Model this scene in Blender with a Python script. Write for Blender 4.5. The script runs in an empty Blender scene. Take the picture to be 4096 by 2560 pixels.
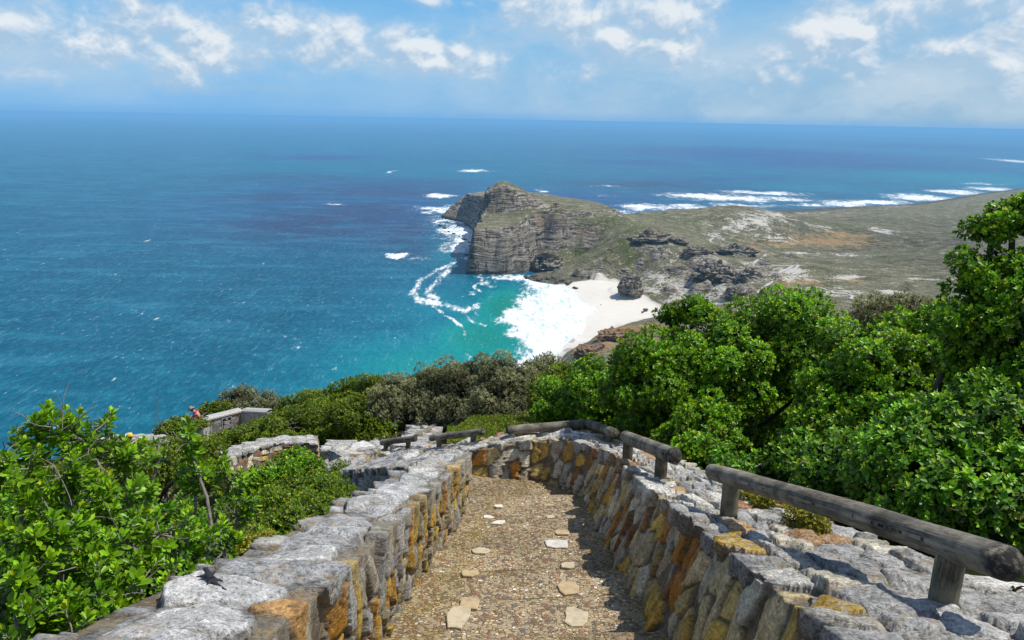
import bpy, bmesh, math, random, time
import numpy as np
from mathutils import Vector, Matrix

T0 = time.time()
SC = bpy.context.scene
COL = SC.collection
SEA = -200.0
PI = math.pi

# ------------------------------------------------------------------ camera measures
F = 773.0
PITCH, ROLL = math.radians(14.65), math.radians(1.06)


def ray(px, py):
    x = (px - 512) / F
    y = (320 - py) / F
    xr = x * math.cos(ROLL) - y * math.sin(ROLL)
    yr = x * math.sin(ROLL) + y * math.cos(ROLL)
    return np.array([xr, math.cos(PITCH) + yr * math.sin(PITCH), yr * math.cos(PITCH) - math.sin(PITCH)])


def on_plane(px, py, a, b=0.0):
    d = ray(px, py)
    return d * (a / (d[2] - b * d[1]))


def at(px, py, Y):
    d = ray(px, py)
    return d * (Y / d[1])


def q(px, py):                      # 2419-wide view of the photo -> 1024
    return px / 2.3625, py / 2.3625


# ------------------------------------------------------------------ object helpers
def tag(o, label=None, cat=None, group=None, kind=None):
    if label: o['label'] = label
    if cat: o['category'] = cat
    if group: o['group'] = group
    if kind: o['kind'] = kind
    return o


def empty(name, loc=(0, 0, 0), rz=0.0):
    o = bpy.data.objects.new(name, None)
    o.empty_display_size = 0.1
    COL.objects.link(o)
    o.location = loc
    o.rotation_euler = (0, 0, rz)
    return o


def link(name, me, mat=None, parent=None):
    o = bpy.data.objects.new(name, me)
    COL.objects.link(o)
    if mat is not None:
        me.materials.append(mat)
    if parent is not None:
        o.parent = parent
        o.matrix_parent_inverse = Matrix.Translation(-Vector(parent.location)) if parent.rotation_euler.z == 0 else parent.matrix_basis.inverted()
    return o


def np_mesh(name, V, FA, cols=None, attrs=None, smooth=True):
    """V (n,3); FA (m,3|4) int array or list of such arrays."""
    me = bpy.data.meshes.new(name)
    V = np.asarray(V, np.float32)
    if not isinstance(FA, list):
        FA = [FA]
    FA = [np.asarray(f, np.int32) for f in FA if len(f)]
    me.vertices.add(len(V))
    me.vertices.foreach_set('co', V.ravel())
    li = np.concatenate([f.ravel() for f in FA])
    tot = np.concatenate([np.full(len(f), f.shape[1], np.int32) for f in FA])
    st = np.concatenate([[0], np.cumsum(tot)[:-1]]).astype(np.int32)
    me.loops.add(len(li))
    me.loops.foreach_set('vertex_index', li)
    me.polygons.add(len(tot))
    me.polygons.foreach_set('loop_start', st)
    me.polygons.foreach_set('loop_total', tot)
    me.update(calc_edges=True)
    me.polygons.foreach_set('use_smooth', np.full(len(tot), smooth, bool))
    if cols is not None:
        c = np.ones((len(V), 4), np.float32)
        c[:, :cols.shape[1]] = cols
        a = me.attributes.new('col', 'FLOAT_COLOR', 'POINT')
        a.data.foreach_set('color', c.ravel())
    for k, v in (attrs or {}).items():
        a = me.attributes.new(k, 'FLOAT', 'POINT')
        a.data.foreach_set('value', np.asarray(v, np.float32))
    me.validate()
    return me


def grid_faces(nr, nc):
    i = np.arange(nr - 1)[:, None] * nc + np.arange(nc - 1)[None, :]
    return np.stack([i, i + 1, i + nc + 1, i + nc], -1).reshape(-1, 4)


# ------------------------------------------------------------------ numpy noise
def _h(ix, iy, iz, seed):
    n = (ix.astype(np.uint32) * np.uint32(374761393) + iy.astype(np.uint32) * np.uint32(668265263)
         + iz.astype(np.uint32) * np.uint32(2246822519) + np.uint32((seed * 3266489917) & 0xffffffff))
    n = (n ^ (n >> np.uint32(13))) * np.uint32(1274126177)
    n = n ^ (n >> np.uint32(16))
    n = (n * np.uint32(2654435761)) ^ (n >> np.uint32(15))
    return (n & np.uint32(0xffffff)).astype(np.float64) / 16777216.0


def vnoise(P, seed=0):
    P = np.asarray(P, np.float64)
    I = np.floor(P).astype(np.int64)
    f = P - I
    u = f * f * (3 - 2 * f)
    I = I.astype(np.int32)
    x, y, z = I[..., 0], I[..., 1], I[..., 2]
    r = 0
    for dx in (0, 1):
        wx = u[..., 0] if dx else 1 - u[..., 0]
        for dy in (0, 1):
            wy = u[..., 1] if dy else 1 - u[..., 1]
            for dz in (0, 1):
                wz = u[..., 2] if dz else 1 - u[..., 2]
                r = r + wx * wy * wz * _h(x + dx, y + dy, z + dz, seed)
    return r * 2 - 1


def fbm(P, seed=0, octv=4, gain=0.5):
    P = np.asarray(P, np.float64)
    a, r, s = 1.0, 0.0, 0.0
    for k in range(octv):
        r = r + a * vnoise(P * (2.03 ** k) + 17.3 * k, seed + k)
        s += a
        a *= gain
    return r / s


def P3(x, y, z=0.0):
    return np.stack(np.broadcast_arrays(x, y, z), -1)


def sstep(a, b, x):
    t = np.clip((x - a) / (b - a), 0, 1)
    return t * t * (3 - 2 * t)


def seg_dist(X, Y, poly, closed=False):
    d = np.full(np.shape(X), 1e9)
    n = len(poly)
    for i in range(n if closed else n - 1):
        ax, ay = poly[i]
        bx, by = poly[(i + 1) % n]
        vx, vy = bx - ax, by - ay
        t = np.clip(((X - ax) * vx + (Y - ay) * vy) / (vx * vx + vy * vy + 1e-9), 0, 1)
        d = np.minimum(d, np.hypot(X - ax - t * vx, Y - ay - t * vy))
    return d


def inside(X, Y, poly):
    r = np.zeros(np.shape(X), bool)
    n = len(poly)
    for i in range(n):
        ax, ay = poly[i]
        bx, by = poly[(i + 1) % n]
        c = ((ay > Y) != (by > Y)) & (X < (bx - ax) * (Y - ay) / (by - ay + 1e-12) + ax)
        r ^= c
    return r


def sdf(X, Y, poly):                # positive inside
    d = seg_dist(X, Y, poly, True)
    return np.where(inside(X, Y, poly), d, -d)


# ------------------------------------------------------------------ material helpers
class NT:
    def __init__(self, mat_or_world):
        self.t = mat_or_world.node_tree
        self.n = self.t.nodes
        self.l = self.t.links

    def new(self, kind, **kw):
        n = self.n.new(kind)
        for k, v in kw.items():
            setattr(n, k, v)
        return n

    def put(self, sock, v):
        if v is None:
            return
        if hasattr(v, 'links') or isinstance(v, bpy.types.NodeSocket):
            self.l.new(v, sock)
        else:
            if sock.type == 'RGBA' and len(v) == 3:
                v = (*v, 1)
            sock.default_value = v

    def math(self, op, a, b=None, c=None, clamp=False):
        n = self.new('ShaderNodeMath', operation=op, use_clamp=clamp)
        for i, v in enumerate((a, b, c)):
            self.put(n.inputs[i], v)
        return n.outputs[0]

    def vmath(self, op, a, b=None):
        n = self.new('ShaderNodeVectorMath', operation=op)
        self.put(n.inputs[0], a)
        if b is not None:
            self.put(n.inputs[1], b)
        return n.outputs[0]

    def mix(self, f, a, b, mode='MIX'):
        n = self.new('ShaderNodeMix', data_type='RGBA', blend_type=mode)
        self.put(n.inputs[0], f)
        self.put(n.inputs[6], a)
        self.put(n.inputs[7], b)
        return n.outputs[2]

    def noise(self, vec, scale, detail=4.0, rough=0.55, dist=0.0, col=False):
        n = self.new('ShaderNodeTexNoise')
        self.put(n.inputs['Vector'], vec)
        n.inputs['Scale'].default_value = scale
        n.inputs['Detail'].default_value = detail
        n.inputs['Roughness'].default_value = rough
        n.inputs['Distortion'].default_value = dist
        return n.outputs['Color' if col else 'Fac']

    def vor(self, vec, scale, feature='F1', out='Distance', rnd=1.0):
        n = self.new('ShaderNodeTexVoronoi', feature=feature)
        self.put(n.inputs['Vector'], vec)
        n.inputs['Scale'].default_value = scale
        n.inputs['Randomness'].default_value = rnd
        return n.outputs[out]

    def ramp(self, f, stops, interp='LINEAR'):
        n = self.new('ShaderNodeValToRGB')
        n.color_ramp.interpolation = interp
        e = n.color_ramp.elements
        while len(e) < len(stops):
            e.new(0.5)
        for k, (p, c) in enumerate(stops):
            e[k].position = p
            e[k].color = (c, c, c, 1) if isinstance(c, (int, float)) else (*c, 1)
        self.put(n.inputs[0], f)
        return n.outputs[0]

    def attr(self, name, out='Fac'):
        return self.new('ShaderNodeAttribute', attribute_name=name).outputs[out]

    def pos(self):
        return self.new('ShaderNodeNewGeometry').outputs['Position']

    def mapping(self, vec, scale=(1, 1, 1), rot=(0, 0, 0), loc=(0, 0, 0)):
        n = self.new('ShaderNodeMapping')
        self.put(n.inputs['Vector'], vec)
        n.inputs['Scale'].default_value = scale
        n.inputs['Rotation'].default_value = rot
        n.inputs['Location'].default_value = loc
        return n.outputs[0]

    def bump(self, h, strength=0.5, dist=0.01, normal=None):
        n = self.new('ShaderNodeBump')
        n.inputs['Strength'].default_value = strength
        n.inputs['Distance'].default_value = dist
        self.put(n.inputs['Height'], h)
        if normal is not None:
            self.put(n.inputs['Normal'], normal)
        return n.outputs[0]


def material(name):
    m = bpy.data.materials.new(name)
    m.use_nodes = True
    t = NT(m)
    t.bsdf = t.n['Principled BSDF']
    t.out = t.n['Material Output']
    return m, t


def simple_mat(name, col, rough=0.7, var=0.25, scale=20.0, spec=0.3, bump=0.0):
    m, t = material(name)
    p = t.pos()
    nz = t.noise(p, scale, 5)
    c = t.mix(t.ramp(nz, [(0.3, 0), (0.7, 1)]), tuple(v * (1 - var) for v in col), tuple(min(1, v * (1 + var)) for v in col))
    t.put(t.bsdf.inputs['Base Color'], c)
    t.bsdf.inputs['Roughness'].default_value = rough
    t.bsdf.inputs['Specular IOR Level'].default_value = spec
    if bump:
        t.put(t.bsdf.inputs['Normal'], t.bump(nz, 0.6, bump))
    return m


# haze: far surfaces are paler with distance from the lookout (air in front of them)
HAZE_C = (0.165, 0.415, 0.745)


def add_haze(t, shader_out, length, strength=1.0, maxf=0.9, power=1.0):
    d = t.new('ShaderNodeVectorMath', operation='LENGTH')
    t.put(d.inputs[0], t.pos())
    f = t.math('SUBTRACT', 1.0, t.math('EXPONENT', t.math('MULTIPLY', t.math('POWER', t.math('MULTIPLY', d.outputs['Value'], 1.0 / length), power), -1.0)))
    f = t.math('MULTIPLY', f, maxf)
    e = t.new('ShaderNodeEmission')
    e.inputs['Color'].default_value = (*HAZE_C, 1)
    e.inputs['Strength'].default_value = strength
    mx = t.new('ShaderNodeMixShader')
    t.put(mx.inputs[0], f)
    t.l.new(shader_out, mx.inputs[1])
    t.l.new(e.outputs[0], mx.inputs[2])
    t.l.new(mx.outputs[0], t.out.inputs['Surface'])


# ------------------------------------------------------------------ camera, sun, sky
cam = bpy.data.cameras.new('camera')
cam.sensor_width = 36.0
cam.lens = 36.0 * F / 1024.0
cam.clip_start = 0.05
cam.clip_end = 300000
co = bpy.data.objects.new('camera', cam)
COL.objects.link(co)
co.matrix_world = Matrix.Rotation(PI / 2 - PITCH, 4, 'X') @ Matrix.Rotation(ROLL, 4, 'Z')
SC.camera = co

SUN = Vector((0.56, 0.07, 1.0)).normalized()
sl = bpy.data.lights.new('sun', 'SUN')
sl.energy = 4.8
sl.angle = math.radians(0.5)
sl.color = (1.0, 0.955, 0.88)
so = bpy.data.objects.new('sun', sl)
COL.objects.link(so)
so.rotation_euler = SUN.to_track_quat('Z', 'Y').to_euler()

SC.view_settings.view_transform = 'Standard'
SC.view_settings.look = 'None'
SC.view_settings.exposure = 0
SC.render.engine = 'CYCLES'
SC.cycles.use_denoising = True
SC.cycles.denoiser = 'OPENIMAGEDENOISE'
SC.cycles.denoising_input_passes = 'RGB_ALBEDO_NORMAL'
SC.cycles.max_bounces = 6
SC.cycles.diffuse_bounces = 3
SC.cycles.glossy_bounces = 2
SC.cycles.transmission_bounces = 4
SC.cycles.transparent_max_bounces = 6
SC.cycles.caustics_reflective = False
SC.cycles.caustics_refractive = False


def build_world():
    w = bpy.data.worlds.new('World')
    SC.world = w
    w.use_nodes = True
    t = NT(w)
    bg = t.n['Background']
    sky = t.new('ShaderNodeTexSky', sky_type='NISHITA')
    sky.sun_disc = False
    sky.sun_elevation = math.asin(SUN.z)
    sky.sun_rotation = math.atan2(SUN.x, SUN.y)
    sky.altitude = 200
    sky.air_density = 1.0
    sky.dust_density = 0.8
    sky.ozone_density = 1.5
    t.put(bg.inputs['Color'], sky.outputs[0])
    bg.inputs['Strength'].default_value = 0.15


def srgb(r, g, b):
    return np.array([((v / 255 + .055) / 1.055) ** 2.4 if v > 10 else v / 255 / 12.92 for v in (r, g, b)])


def build_sky():
    """the visible band of sky: a real dome sheet far beyond the horizon, cloud cover in its vertex colours"""
    az = np.radians(np.arange(-48, 48.01, .065))
    el = np.radians(np.concatenate([np.arange(-.5, 9.0, .055), np.arange(9.05, 14, .25)]))
    E_, A_ = np.meshgrid(el, az, indexing='ij')
    a, e = A_.ravel(), E_.ravel()
    ed = np.degrees(e)
    right = sstep(-.45, .6, a)
    ks = [-1, 0.3, 1.5, 3.5, 6.0, 9.0, 16]
    L = np.array([srgb(*c) for c in [(112, 174, 230), (122, 182, 233), (130, 188, 234), (138, 194, 236), (130, 190, 236), (104, 176, 234), (70, 145, 220)]])
    Rr = np.array([srgb(*c) for c in [(146, 186, 216), (150, 188, 217), (154, 191, 219), (156, 195, 223), (146, 193, 228), (118, 182, 230), (80, 150, 220)]])
    base = np.stack([np.interp(ed, ks, L[:, k]) * (1 - right) + np.interp(ed, ks, Rr[:, k]) * right for k in range(3)], -1)

    def blobs(items, da=0.0, de=0.0, grow=1.0):
        s = np.zeros_like(a)
        for (px, py, rx, ry, am) in items:
            d = ray(*q(px, py))
            ca, ce = math.atan2(d[0], d[1]), math.asin(d[2] / np.linalg.norm(d))
            u, v = (a + da - ca) / (rx * grow / 1826), (e + de - ce) / (ry * grow / 1826)
            m = (np.abs(u) < 2.6) & (np.abs(v) < 2.6)
            s[m] = np.maximum(s[m], am * np.exp(-np.abs(u[m]) ** 2.2 - np.where(v[m] < 0, np.abs(v[m] * .9), np.abs(v[m] * 1.05)) ** 2.2))
        return s
    # (x, y, half width, half height, strength) of each cloud in the photo
    puffs = [(20, 45, 90, 50, .9), (130, 40, 130, 55, .72), (250, 40, 110, 55, .85), (310, 25, 90, 45, 1.0), (390, 45, 70, 45, 1.05), (455, 70, 55, 48, 1.1), (330, 105, 120, 38, .75), (440, 125, 110, 34, .78), (140, 125, 90, 24, .68), (250, 150, 60, 16, .5),
             (60, 170, 70, 14, .5), (540, 160, 90, 20, .55), (640, 50, 60, 24, .6), (715, 62, 60, 36, 1.0), (760, 95, 60, 34, .95), (690, 85, 50, 24, .7), (820, 75, 36, 30, 1.0), (955, 88, 50, 28, 1.15), (1005, 108, 38, 14, .95), (900, 100, 40, 20, .5), (1083, 118, 28, 16, .85),
             (980, 140, 60, 22, .6), (1060, 150, 60, 20, .6), (1020, 0, 90, 10, .6), (1120, 5, 60, 8, .6), (1180, 75, 70, 36, .62), (1230, 30, 80, 46, .75), (1310, 30, 110, 50, .9), (1400, 40, 40, 30, .8), (1560, 38, 76, 36, .95), (1460, 90, 50, 26, 1.0), (1520, 108, 80, 22, .92), (1575, 108, 28, 22, 1.0),
             (1220, 95, 60, 24, .6), (1170, 145, 60, 26, .75), (1280, 170, 90, 24, .5), (1945, 92, 56, 36, 1.1), (1995, 90, 50, 38, 1.2), (2035, 125, 34, 30, 1.15), (1960, 130, 80, 26, .8), (1835, 145, 40, 34, .9), (1865, 180, 30, 16, .75), (2160, 25, 120, 44, .9), (2270, 30, 90, 55, .95), (2240, 95, 110, 38, .85),
             (2385, 50, 60, 60, 1.0), (2090, 15, 60, 26, .8), (2200, 125, 60, 24, .75), (2330, 110, 90, 30, .7), (1760, 170, 120, 30, .45), (2120, 160, 90, 30, .5)]
    veil = [(2000, 190, 800, 120, .75), (1350, 175, 600, 90, .60), (2250, 80, 380, 140, .85), (1330, 60, 330, 110, .72), (150, 70, 330, 110, .85), (420, 110, 220, 80, .7), (850, 90, 260, 70, .55), (500, 175, 350, 40, .45), (1750, 220, 900, 60, .6), (950, 150, 300, 50, .5)]

    def dens_at(da, de):
        P = P3((a + da) * 10.5, (e + de) * 15.0)
        w = np.stack([fbm(P * 1.7 + 5, 81, 3), fbm(P * 1.7 + 9, 82, 3), 0 * a], -1)
        n = fbm(P * 1.9 + .40 * w, 83, 7, .58)
        return blobs(puffs, da, de, 1.42) * 1.05 + 1.05 * n, n
    d0, n1 = dens_at(0, 0)
    d1, _ = dens_at(.007, .010)
    n3 = fbm(P3(a * 50, e * 70), 87, 5, .6)
    bl = blobs(puffs, 0, 0, 1.42)
    dd = d0 + .22 * n3
    mask = sstep(-.02, .72, dd) * sstep(.02, .25, bl)
    wis = fbm(P3(a * 11, e * 24) + .3 * n1[:, None], 85, 7, .6)
    vl = np.clip(blobs(veil) * (.62 + 1.5 * wis + .5 * n1), 0, .88)
    lit = np.clip(.36 + (d0 - d1) * 1.6 + .55 * n3 + .30 * n1, 0, 1)
    core = sstep(.28, 1.12, dd)
    lo, hi = srgb(172, 199, 224), srgb(233, 239, 244)
    vc = srgb(184, 210, 232) + (srgb(200, 217, 231) - srgb(184, 210, 232)) * right[:, None]
    c = base + (vc - base) * (vl * .82)[:, None]
    bars = sstep(.05, .5, fbm(P3(a * 7, e * 75), 86, 5)) * sstep(.6, 1.6, ed) * sstep(5.5, 3.5, ed) * .28
    c = c + (srgb(162, 193, 220) - c) * bars[:, None]
    f = np.clip(lit * (.45 + .65 * core), 0, 1)[:, None]
    cc = lo + (hi - lo) * f
    c = c + (cc - c) * (mask * (.46 + .46 * core))[:, None]
    hz = (sstep(.60, -.20, ed) * .62)[:, None]
    c = c + (np.array([.175, .43, .755]) - c) * hz
    Rd = 118000.0
    V = np.stack([Rd * np.cos(e) * np.sin(a), Rd * np.cos(e) * np.cos(a), Rd * np.sin(e)], -1)
    me = np_mesh('sky', V, grid_faces(*A_.shape), cols=c)
    m, t = material('sky_air')
    em = t.new('ShaderNodeEmission')
    t.put(em.inputs['Color'], t.attr('col', 'Color'))
    t.l.new(em.outputs[0], t.out.inputs['Surface'])
    tag(link('sky', me, m), kind='structure')


build_world()
build_sky()
# ------------------------------------------------------------------ height of the land
def sea_pt(px, py, e=0.0):
    p = on_plane(px, py, SEA + e)
    return (p[0], p[1])


STAIR_A, STAIR_B = -1.64, -0.3375


PATH2 = np.array([at(409, 446, 13.9), at(416, 436.5, 15.9), at(426, 425.7, 18.5), at(436, 417, 21.0), at(443, 412, 23.0)])


def near_h(x, y):
    """hillside around the stairs and the first terraces (metres below the eye)"""
    yy = np.clip(y, -30, None)
    flat = STAIR_A - .3 + STAIR_B * 10
    soft = flat - .20 * (np.minimum(yy, 18) - 10) - .30 * np.clip(yy - 18, 0, 6) - .78 * np.clip(yy - 24, 0, None)
    steep = flat - .42 * (yy - 10) - .33 * np.clip(yy - 26, 0, None)
    k = sstep(-4.0, -2.7, x)
    base = np.where(yy < 10, STAIR_A - .3 + STAIR_B * yy, soft * k + steep * (1 - k))
    # bench of the lower path
    zp = np.interp(yy, PATH2[:, 1], PATH2[:, 2]) - .16
    xp = np.interp(yy, PATH2[:, 1], PATH2[:, 0])
    bench = sstep(2.6, .9, np.abs(x - xp)) * (yy > 12.2) * (yy < 24.5)
    base = base * (1 - bench) + np.minimum(base, zp) * bench
    rise = 0.62 * sstep(1.5, 2.0, x) * (yy < 9.5) + 0.13 * np.clip(x - 2.0, 0, 9)
    left = -0.75 * sstep(-.75, -1.5, x) * sstep(12, 8, yy) - 0.20 * np.clip(-x - 1.5, 0, 30) * sstep(30, 10, yy)
    return base + rise + left


CTRL = []


def ctrl_e(px, py, e):
    d = ray(px, py)
    p = d * ((SEA + e) / d[2])
    CTRL.append((p[0], p[1], e))


def ctrl_Y(px, py, Y, dz=0.0):
    p = at(px, py, Y)
    CTRL.append((p[0], p[1], p[2] - SEA + dz))


for a in [(628, 213, 0), (694, 212.5, 0), (745, 211, 0), (783, 210, 0), (825, 208, 0), (868, 206, 0), (897, 205, 0), (922, 202.5, 0),
          (957, 197.5, 0), (986, 193.5, 2), (1024, 189, 3), (1100, 180, 3), (628, 209, -15), (745, 207, -15), (868, 202, -15),
          (945, 193.5, -15), (985, 188, -15), (1030, 181, -15),
          (700, 221, 13), (760, 219, 10), (850, 217, 10), (930, 212, 14), (1000, 205, 24), (1024, 196, 20),
          (750, 240, 20), (850, 240, 18), (950, 235, 22), (1024, 228, 32), (1120, 228, 60), (720, 255, 27), (800, 262, 28), (900, 262, 26),
          (1000, 262, 38), (820, 288, 34), (900, 295, 36), (980, 305, 50), (1080, 300, 90), (765, 285, 36), (755, 268, 34), (735, 282, 24),
          (666, 311, 2), (648, 301, 3), (638, 290, 9), (690, 304, 7), (600, 300, 1.5), (620, 318, 2), (642, 315, 2.5), (592, 340, 1.5),
          (580, 300, 0), (585, 317, 0), (572, 338, 0), (550, 364, 0), (560, 300, -3), (552, 330, -4), (528, 364, -5), (500, 300, -12), (450, 320, -25),
          (540, 276, 3), (560, 279, 2), (580, 283, 2), (572, 264, 9), (588, 262, 16), (590, 250, 25), (600, 254, 26), (606, 246, 34), (618, 240, 44), (640, 240, 44), (640, 229, 50),
          (660, 228, 42), (660, 262, 28), (640, 271, 15), (622, 281, 5), (700, 277, 22), (682, 290, 13), (690, 260, 30), (680, 241, 36), (705, 232, 30),
          (560, 212, 70), (600, 216, 60), (622, 221, 48), (613, 216, 44), (645, 213, 42), (680, 211, 38), (710, 211, 33), (730, 214, 24),
          (466, 262, -15), (463, 271, -12), (468, 250, -12), (470, 278, -12), (490, 281, -10), (510, 279, -6), (561, 352, 0), (566, 345, 0.5), (440, 240, -20), (400, 270, -30), (470, 200, -20), (540, 206, -10), (590, 209, -12), (300, 250, -40), (200, 330, -40)]:
    ctrl_e(*a)
for a in [(569, 361, 520), (583, 347, 555), (596, 337, 580), (608, 332, 600), (628, 328, 640), (650, 324.5, 680),
          (590, 362, 470), (610, 350, 500), (640, 345, 530)]:
    ctrl_Y(*a)
for a in [(720, 330, 520, -6), (800, 330, 420, -8), (900, 338, 360, -12), (1024, 340, 320, -14), (1150, 330, 300, -10), (960, 322, 560, -8), (1060, 325, 560, 0)]:
    ctrl_Y(*a)
CTRL += [(46, 1104, 15), (70, 1116, 31), (95, 1128, 46), (116, 1142, 58), (146, 1160, 63), (62, 1080, 6), (100, 1100, 16), (40, 1085, 3), (28, 1085, 1.5), (50, 1060, 3), (30, 560, -4), (20, 500, -5), (0, 400, -8), (-60, 300, -12), (-160, 240, -15), (-300, 150, -20), (60, 440, 14), (90, 420, 38), (150, 300, 95),
         (70, 300, 55), (60, 200, 95), (0, 150, 105), (-50, 150, 75), (-110, 130, 25), (-60, 60, 158), (0, 80, 150), (60, 80, 160), (120, 120, 150), (220, 150, 150), (-120, 0, 120)]
CTRL = np.array(CTRL)


class TPS:
    def __init__(self, C, lam=1e-4):
        self.s = 500.0
        self.c = C[:, :2] / self.s
        n = len(C)
        K = self.k(self.c, self.c) + lam * np.eye(n)
        Pm = np.hstack([np.ones((n, 1)), self.c])
        A = np.block([[K, Pm], [Pm.T, np.zeros((3, 3))]])
        self.w = np.linalg.solve(A, np.concatenate([C[:, 2], np.zeros(3)]))

    @staticmethod
    def k(a, b):
        r2 = ((a[:, None, :] - b[None]) ** 2).sum(-1)
        return 0.5 * r2 * np.log(r2 + 1e-12)

    def __call__(self, x, y):
        sh = np.shape(x)
        p = np.stack([np.ravel(x), np.ravel(y)], -1) / self.s
        out = np.empty(len(p))
        for i in range(0, len(p), 40000):
            b = p[i:i + 40000]
            out[i:i + 40000] = self.k(b, self.c) @ self.w[:-3] + self.w[-3] + b @ self.w[-2:]
        return out.reshape(sh)


tps = TPS(CTRL, 2e-4)

# headland: cliffs as ramps over the outline at the water, then the upper rock and the low western knob
HEAD = [sea_pt(*p) for p in [(466.5, 273.5), (470, 275.5), (478, 277), (487, 277.5), (497, 277), (506, 275.5), (513, 273), (520, 272.5), (527, 270.5)]]
HEAD += [(36, 1105), (46, 1118), (66, 1128), (92, 1138), (112, 1150), (140, 1168), (165, 1190), (178, 1215), (170, 1300), (150, 1480), (60, 1640),
         (-60, 1640), (-108, 1560), (-88, 1470), (-66, 1400), (-62, 1330), (-61, 1290)]
HEAD += [sea_pt(*p) for p in [(477, 251), (475.5, 256), (473, 262), (470, 268)]]
PEAK = [(-53, 1128), (-42, 1112), (-20, 1108), (0, 1116), (22, 1136), (52, 1172), (60, 1212), (20, 1285), (-40, 1292), (-52, 1255), (-56, 1180)]
KNOB = [(-150, 1590), (-146, 1572), (-134, 1558), (-112, 1532), (-96, 1500), (-80, 1440), (-68, 1390), (-50, 1380), (-30, 1420), (-40, 1600), (-90, 1640), (-130, 1630)]


def ledge(t, n, k):
    """terrace 0..1 into n uneven ledges (k = how sharp)"""
    a = t * n
    f = a - np.floor(a)
    return (np.floor(a) + (1 - k) * f + k * sstep(0.25, 0.85, f)) / n


def land_h(x, y, rock_out=False):
    x = np.asarray(x, float)
    y = np.asarray(y, float)
    r = np.hypot(x, y)
    h = tps(x, y) + SEA
    wig = fbm(P3(x / 60, y / 60), 3, 4)
    amp = np.clip((h - SEA) / 12.0, 0, 1)
    h = h + amp * (2.6 * wig + 0.9 * fbm(P3(x / 11, y / 11), 5, 4))
    rock = np.zeros_like(h)
    m = (x > -190) & (x < 330) & (y > 1000) & (y < 1720)
    if m.any():
        X, Y = x[m], y[m]
        # buttresses and gullies: warp the outline
        wx = X + 11 * fbm(P3(X / 30, Y / 30), 11, 4) + 2.5 * fbm(P3(X / 7, Y / 7), 13, 3)
        wy = Y + 11 * fbm(P3(X / 30, Y / 30), 12, 4) + 2.5 * fbm(P3(X / 7, Y / 7), 14, 3)
        d = sdf(wx, wy, HEAD)
        plat = 61.5 + 8.5 * sstep(1055, 1150, Y) - 6 * sstep(40, 170, X) - 18 * sstep(1250, 1600, Y) + 1.2 * fbm(P3(X / 14, Y / 14), 21, 4)
        w = 15 + 8 * sstep(-30, 30, X) + 5 * fbm(P3(X / 40, Y / 40), 15, 3)
        t = np.clip((d + 1.5) / w, 0, 1)
        t = 1 - (1 - t) ** 1.5
        t = t * .35 + .65 * ledge(t, 8.0, .75)
        base = np.where(d > 0, np.clip(h[m] - SEA, 0, plat), h[m] - SEA)
        lowp = np.where(Y > 1330, 8.0, 0.0)
        hh = base * (1 - t) + np.maximum(plat, base) * t
        hh = np.where(d < -1.5, np.where(d > -40, np.minimum(h[m] - SEA, plat - 1.5), h[m] - SEA), hh)
        # upper rock
        dp = sdf(X + 5 * fbm(P3(X / 12, Y / 12), 31, 4), Y + 6 * fbm(P3(X / 12, Y / 12), 32, 4), PEAK)
        tp = np.clip(dp / 13.0, 0, 1)
        tp = tp * .4 + .6 * ledge(tp, 4.0, .8)
        up = np.interp(X, [-60, -46, -34, -26, -17, 4, 24, 47, 66], [14, 22, 28, 34, 37, 29, 17, 4, 0]) * (1 - .5 * sstep(1200, 1300, Y))
        hh = hh + tp * up * sstep(0, 6, d)
        # western knob
        dk = sdf(X + 9 * fbm(P3(X / 25, Y / 25), 41, 5), Y + 12 * fbm(P3(X / 25, Y / 25), 42, 5), KNOB)
        tk = np.clip((dk + 1) / 52.0, 0, 1) ** .8
        hk = 50 * (tk * .5 + .5 * ledge(tk, 6, .8))
        hh = np.where(dk > -1, np.maximum(hh, hk), hh)
        rk = np.maximum(sstep(-2, 1, d) * (1 - sstep(w * .75, w * 1.15, d)), (dk > -1) * 1.0)
        rk = np.maximum(rk, sstep(0, 2, dp) * (1 - sstep(18, 30, dp)))
        hm = h[m]
        hm[:] = hh + SEA
        h[m] = hm
        rock[m] = rk
    nb = sstep(70, 30, r)
    if (nb > 0).any():
        h = h * (1 - nb) + near_h(x, y) * nb
    if rock_out:
        return h, rock
    return h


def ground_at(px, py, t0=60.0, t1=4500.0):
    """where the line of sight through a photo point first meets the land"""
    d = ray(px, py)
    t = np.geomspace(t0, t1, 500)
    z = d[2] * t
    h = land_h(d[0] * t, d[1] * t)
    i = np.argmax(z < h)
    if not (z < h).any():
        return None
    a, b = t[max(i - 1, 0)], t[i]
    tt = np.linspace(a, b, 20)
    hh = land_h(d[0] * tt, d[1] * tt)
    j = np.argmax(d[2] * tt < hh)
    return d * tt[j]


# ------------------------------------------------------------------ painted surface masks (world ellipses on the land)
def land_spots(items):
    out = []
    for (px, py, rx, ry, a) in items:
        p = ground_at(*q(px, py))
        if p is None:
            continue
        dist = np.hypot(p[0], p[1])
        dep = -p[2] / dist
        out.append((p[0], p[1], rx / 1826 * dist, max(ry / 1826 * dist / dep, 3), a))
    return out


def spots_value(x, y, items, seed=0, warp=.35):
    v = np.zeros(np.shape(x))
    for (cx, cy, rx, ry, a) in items:
        u = (x - cx) / rx
        w = (y - cy) / ry
        m = (np.abs(u) < 2.2) & (np.abs(w) < 2.2)
        if m.any():
            r2 = u[m] ** 2 + w[m] ** 2
            v[m] = np.maximum(v[m], a * np.exp(-r2))
    return v


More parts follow.
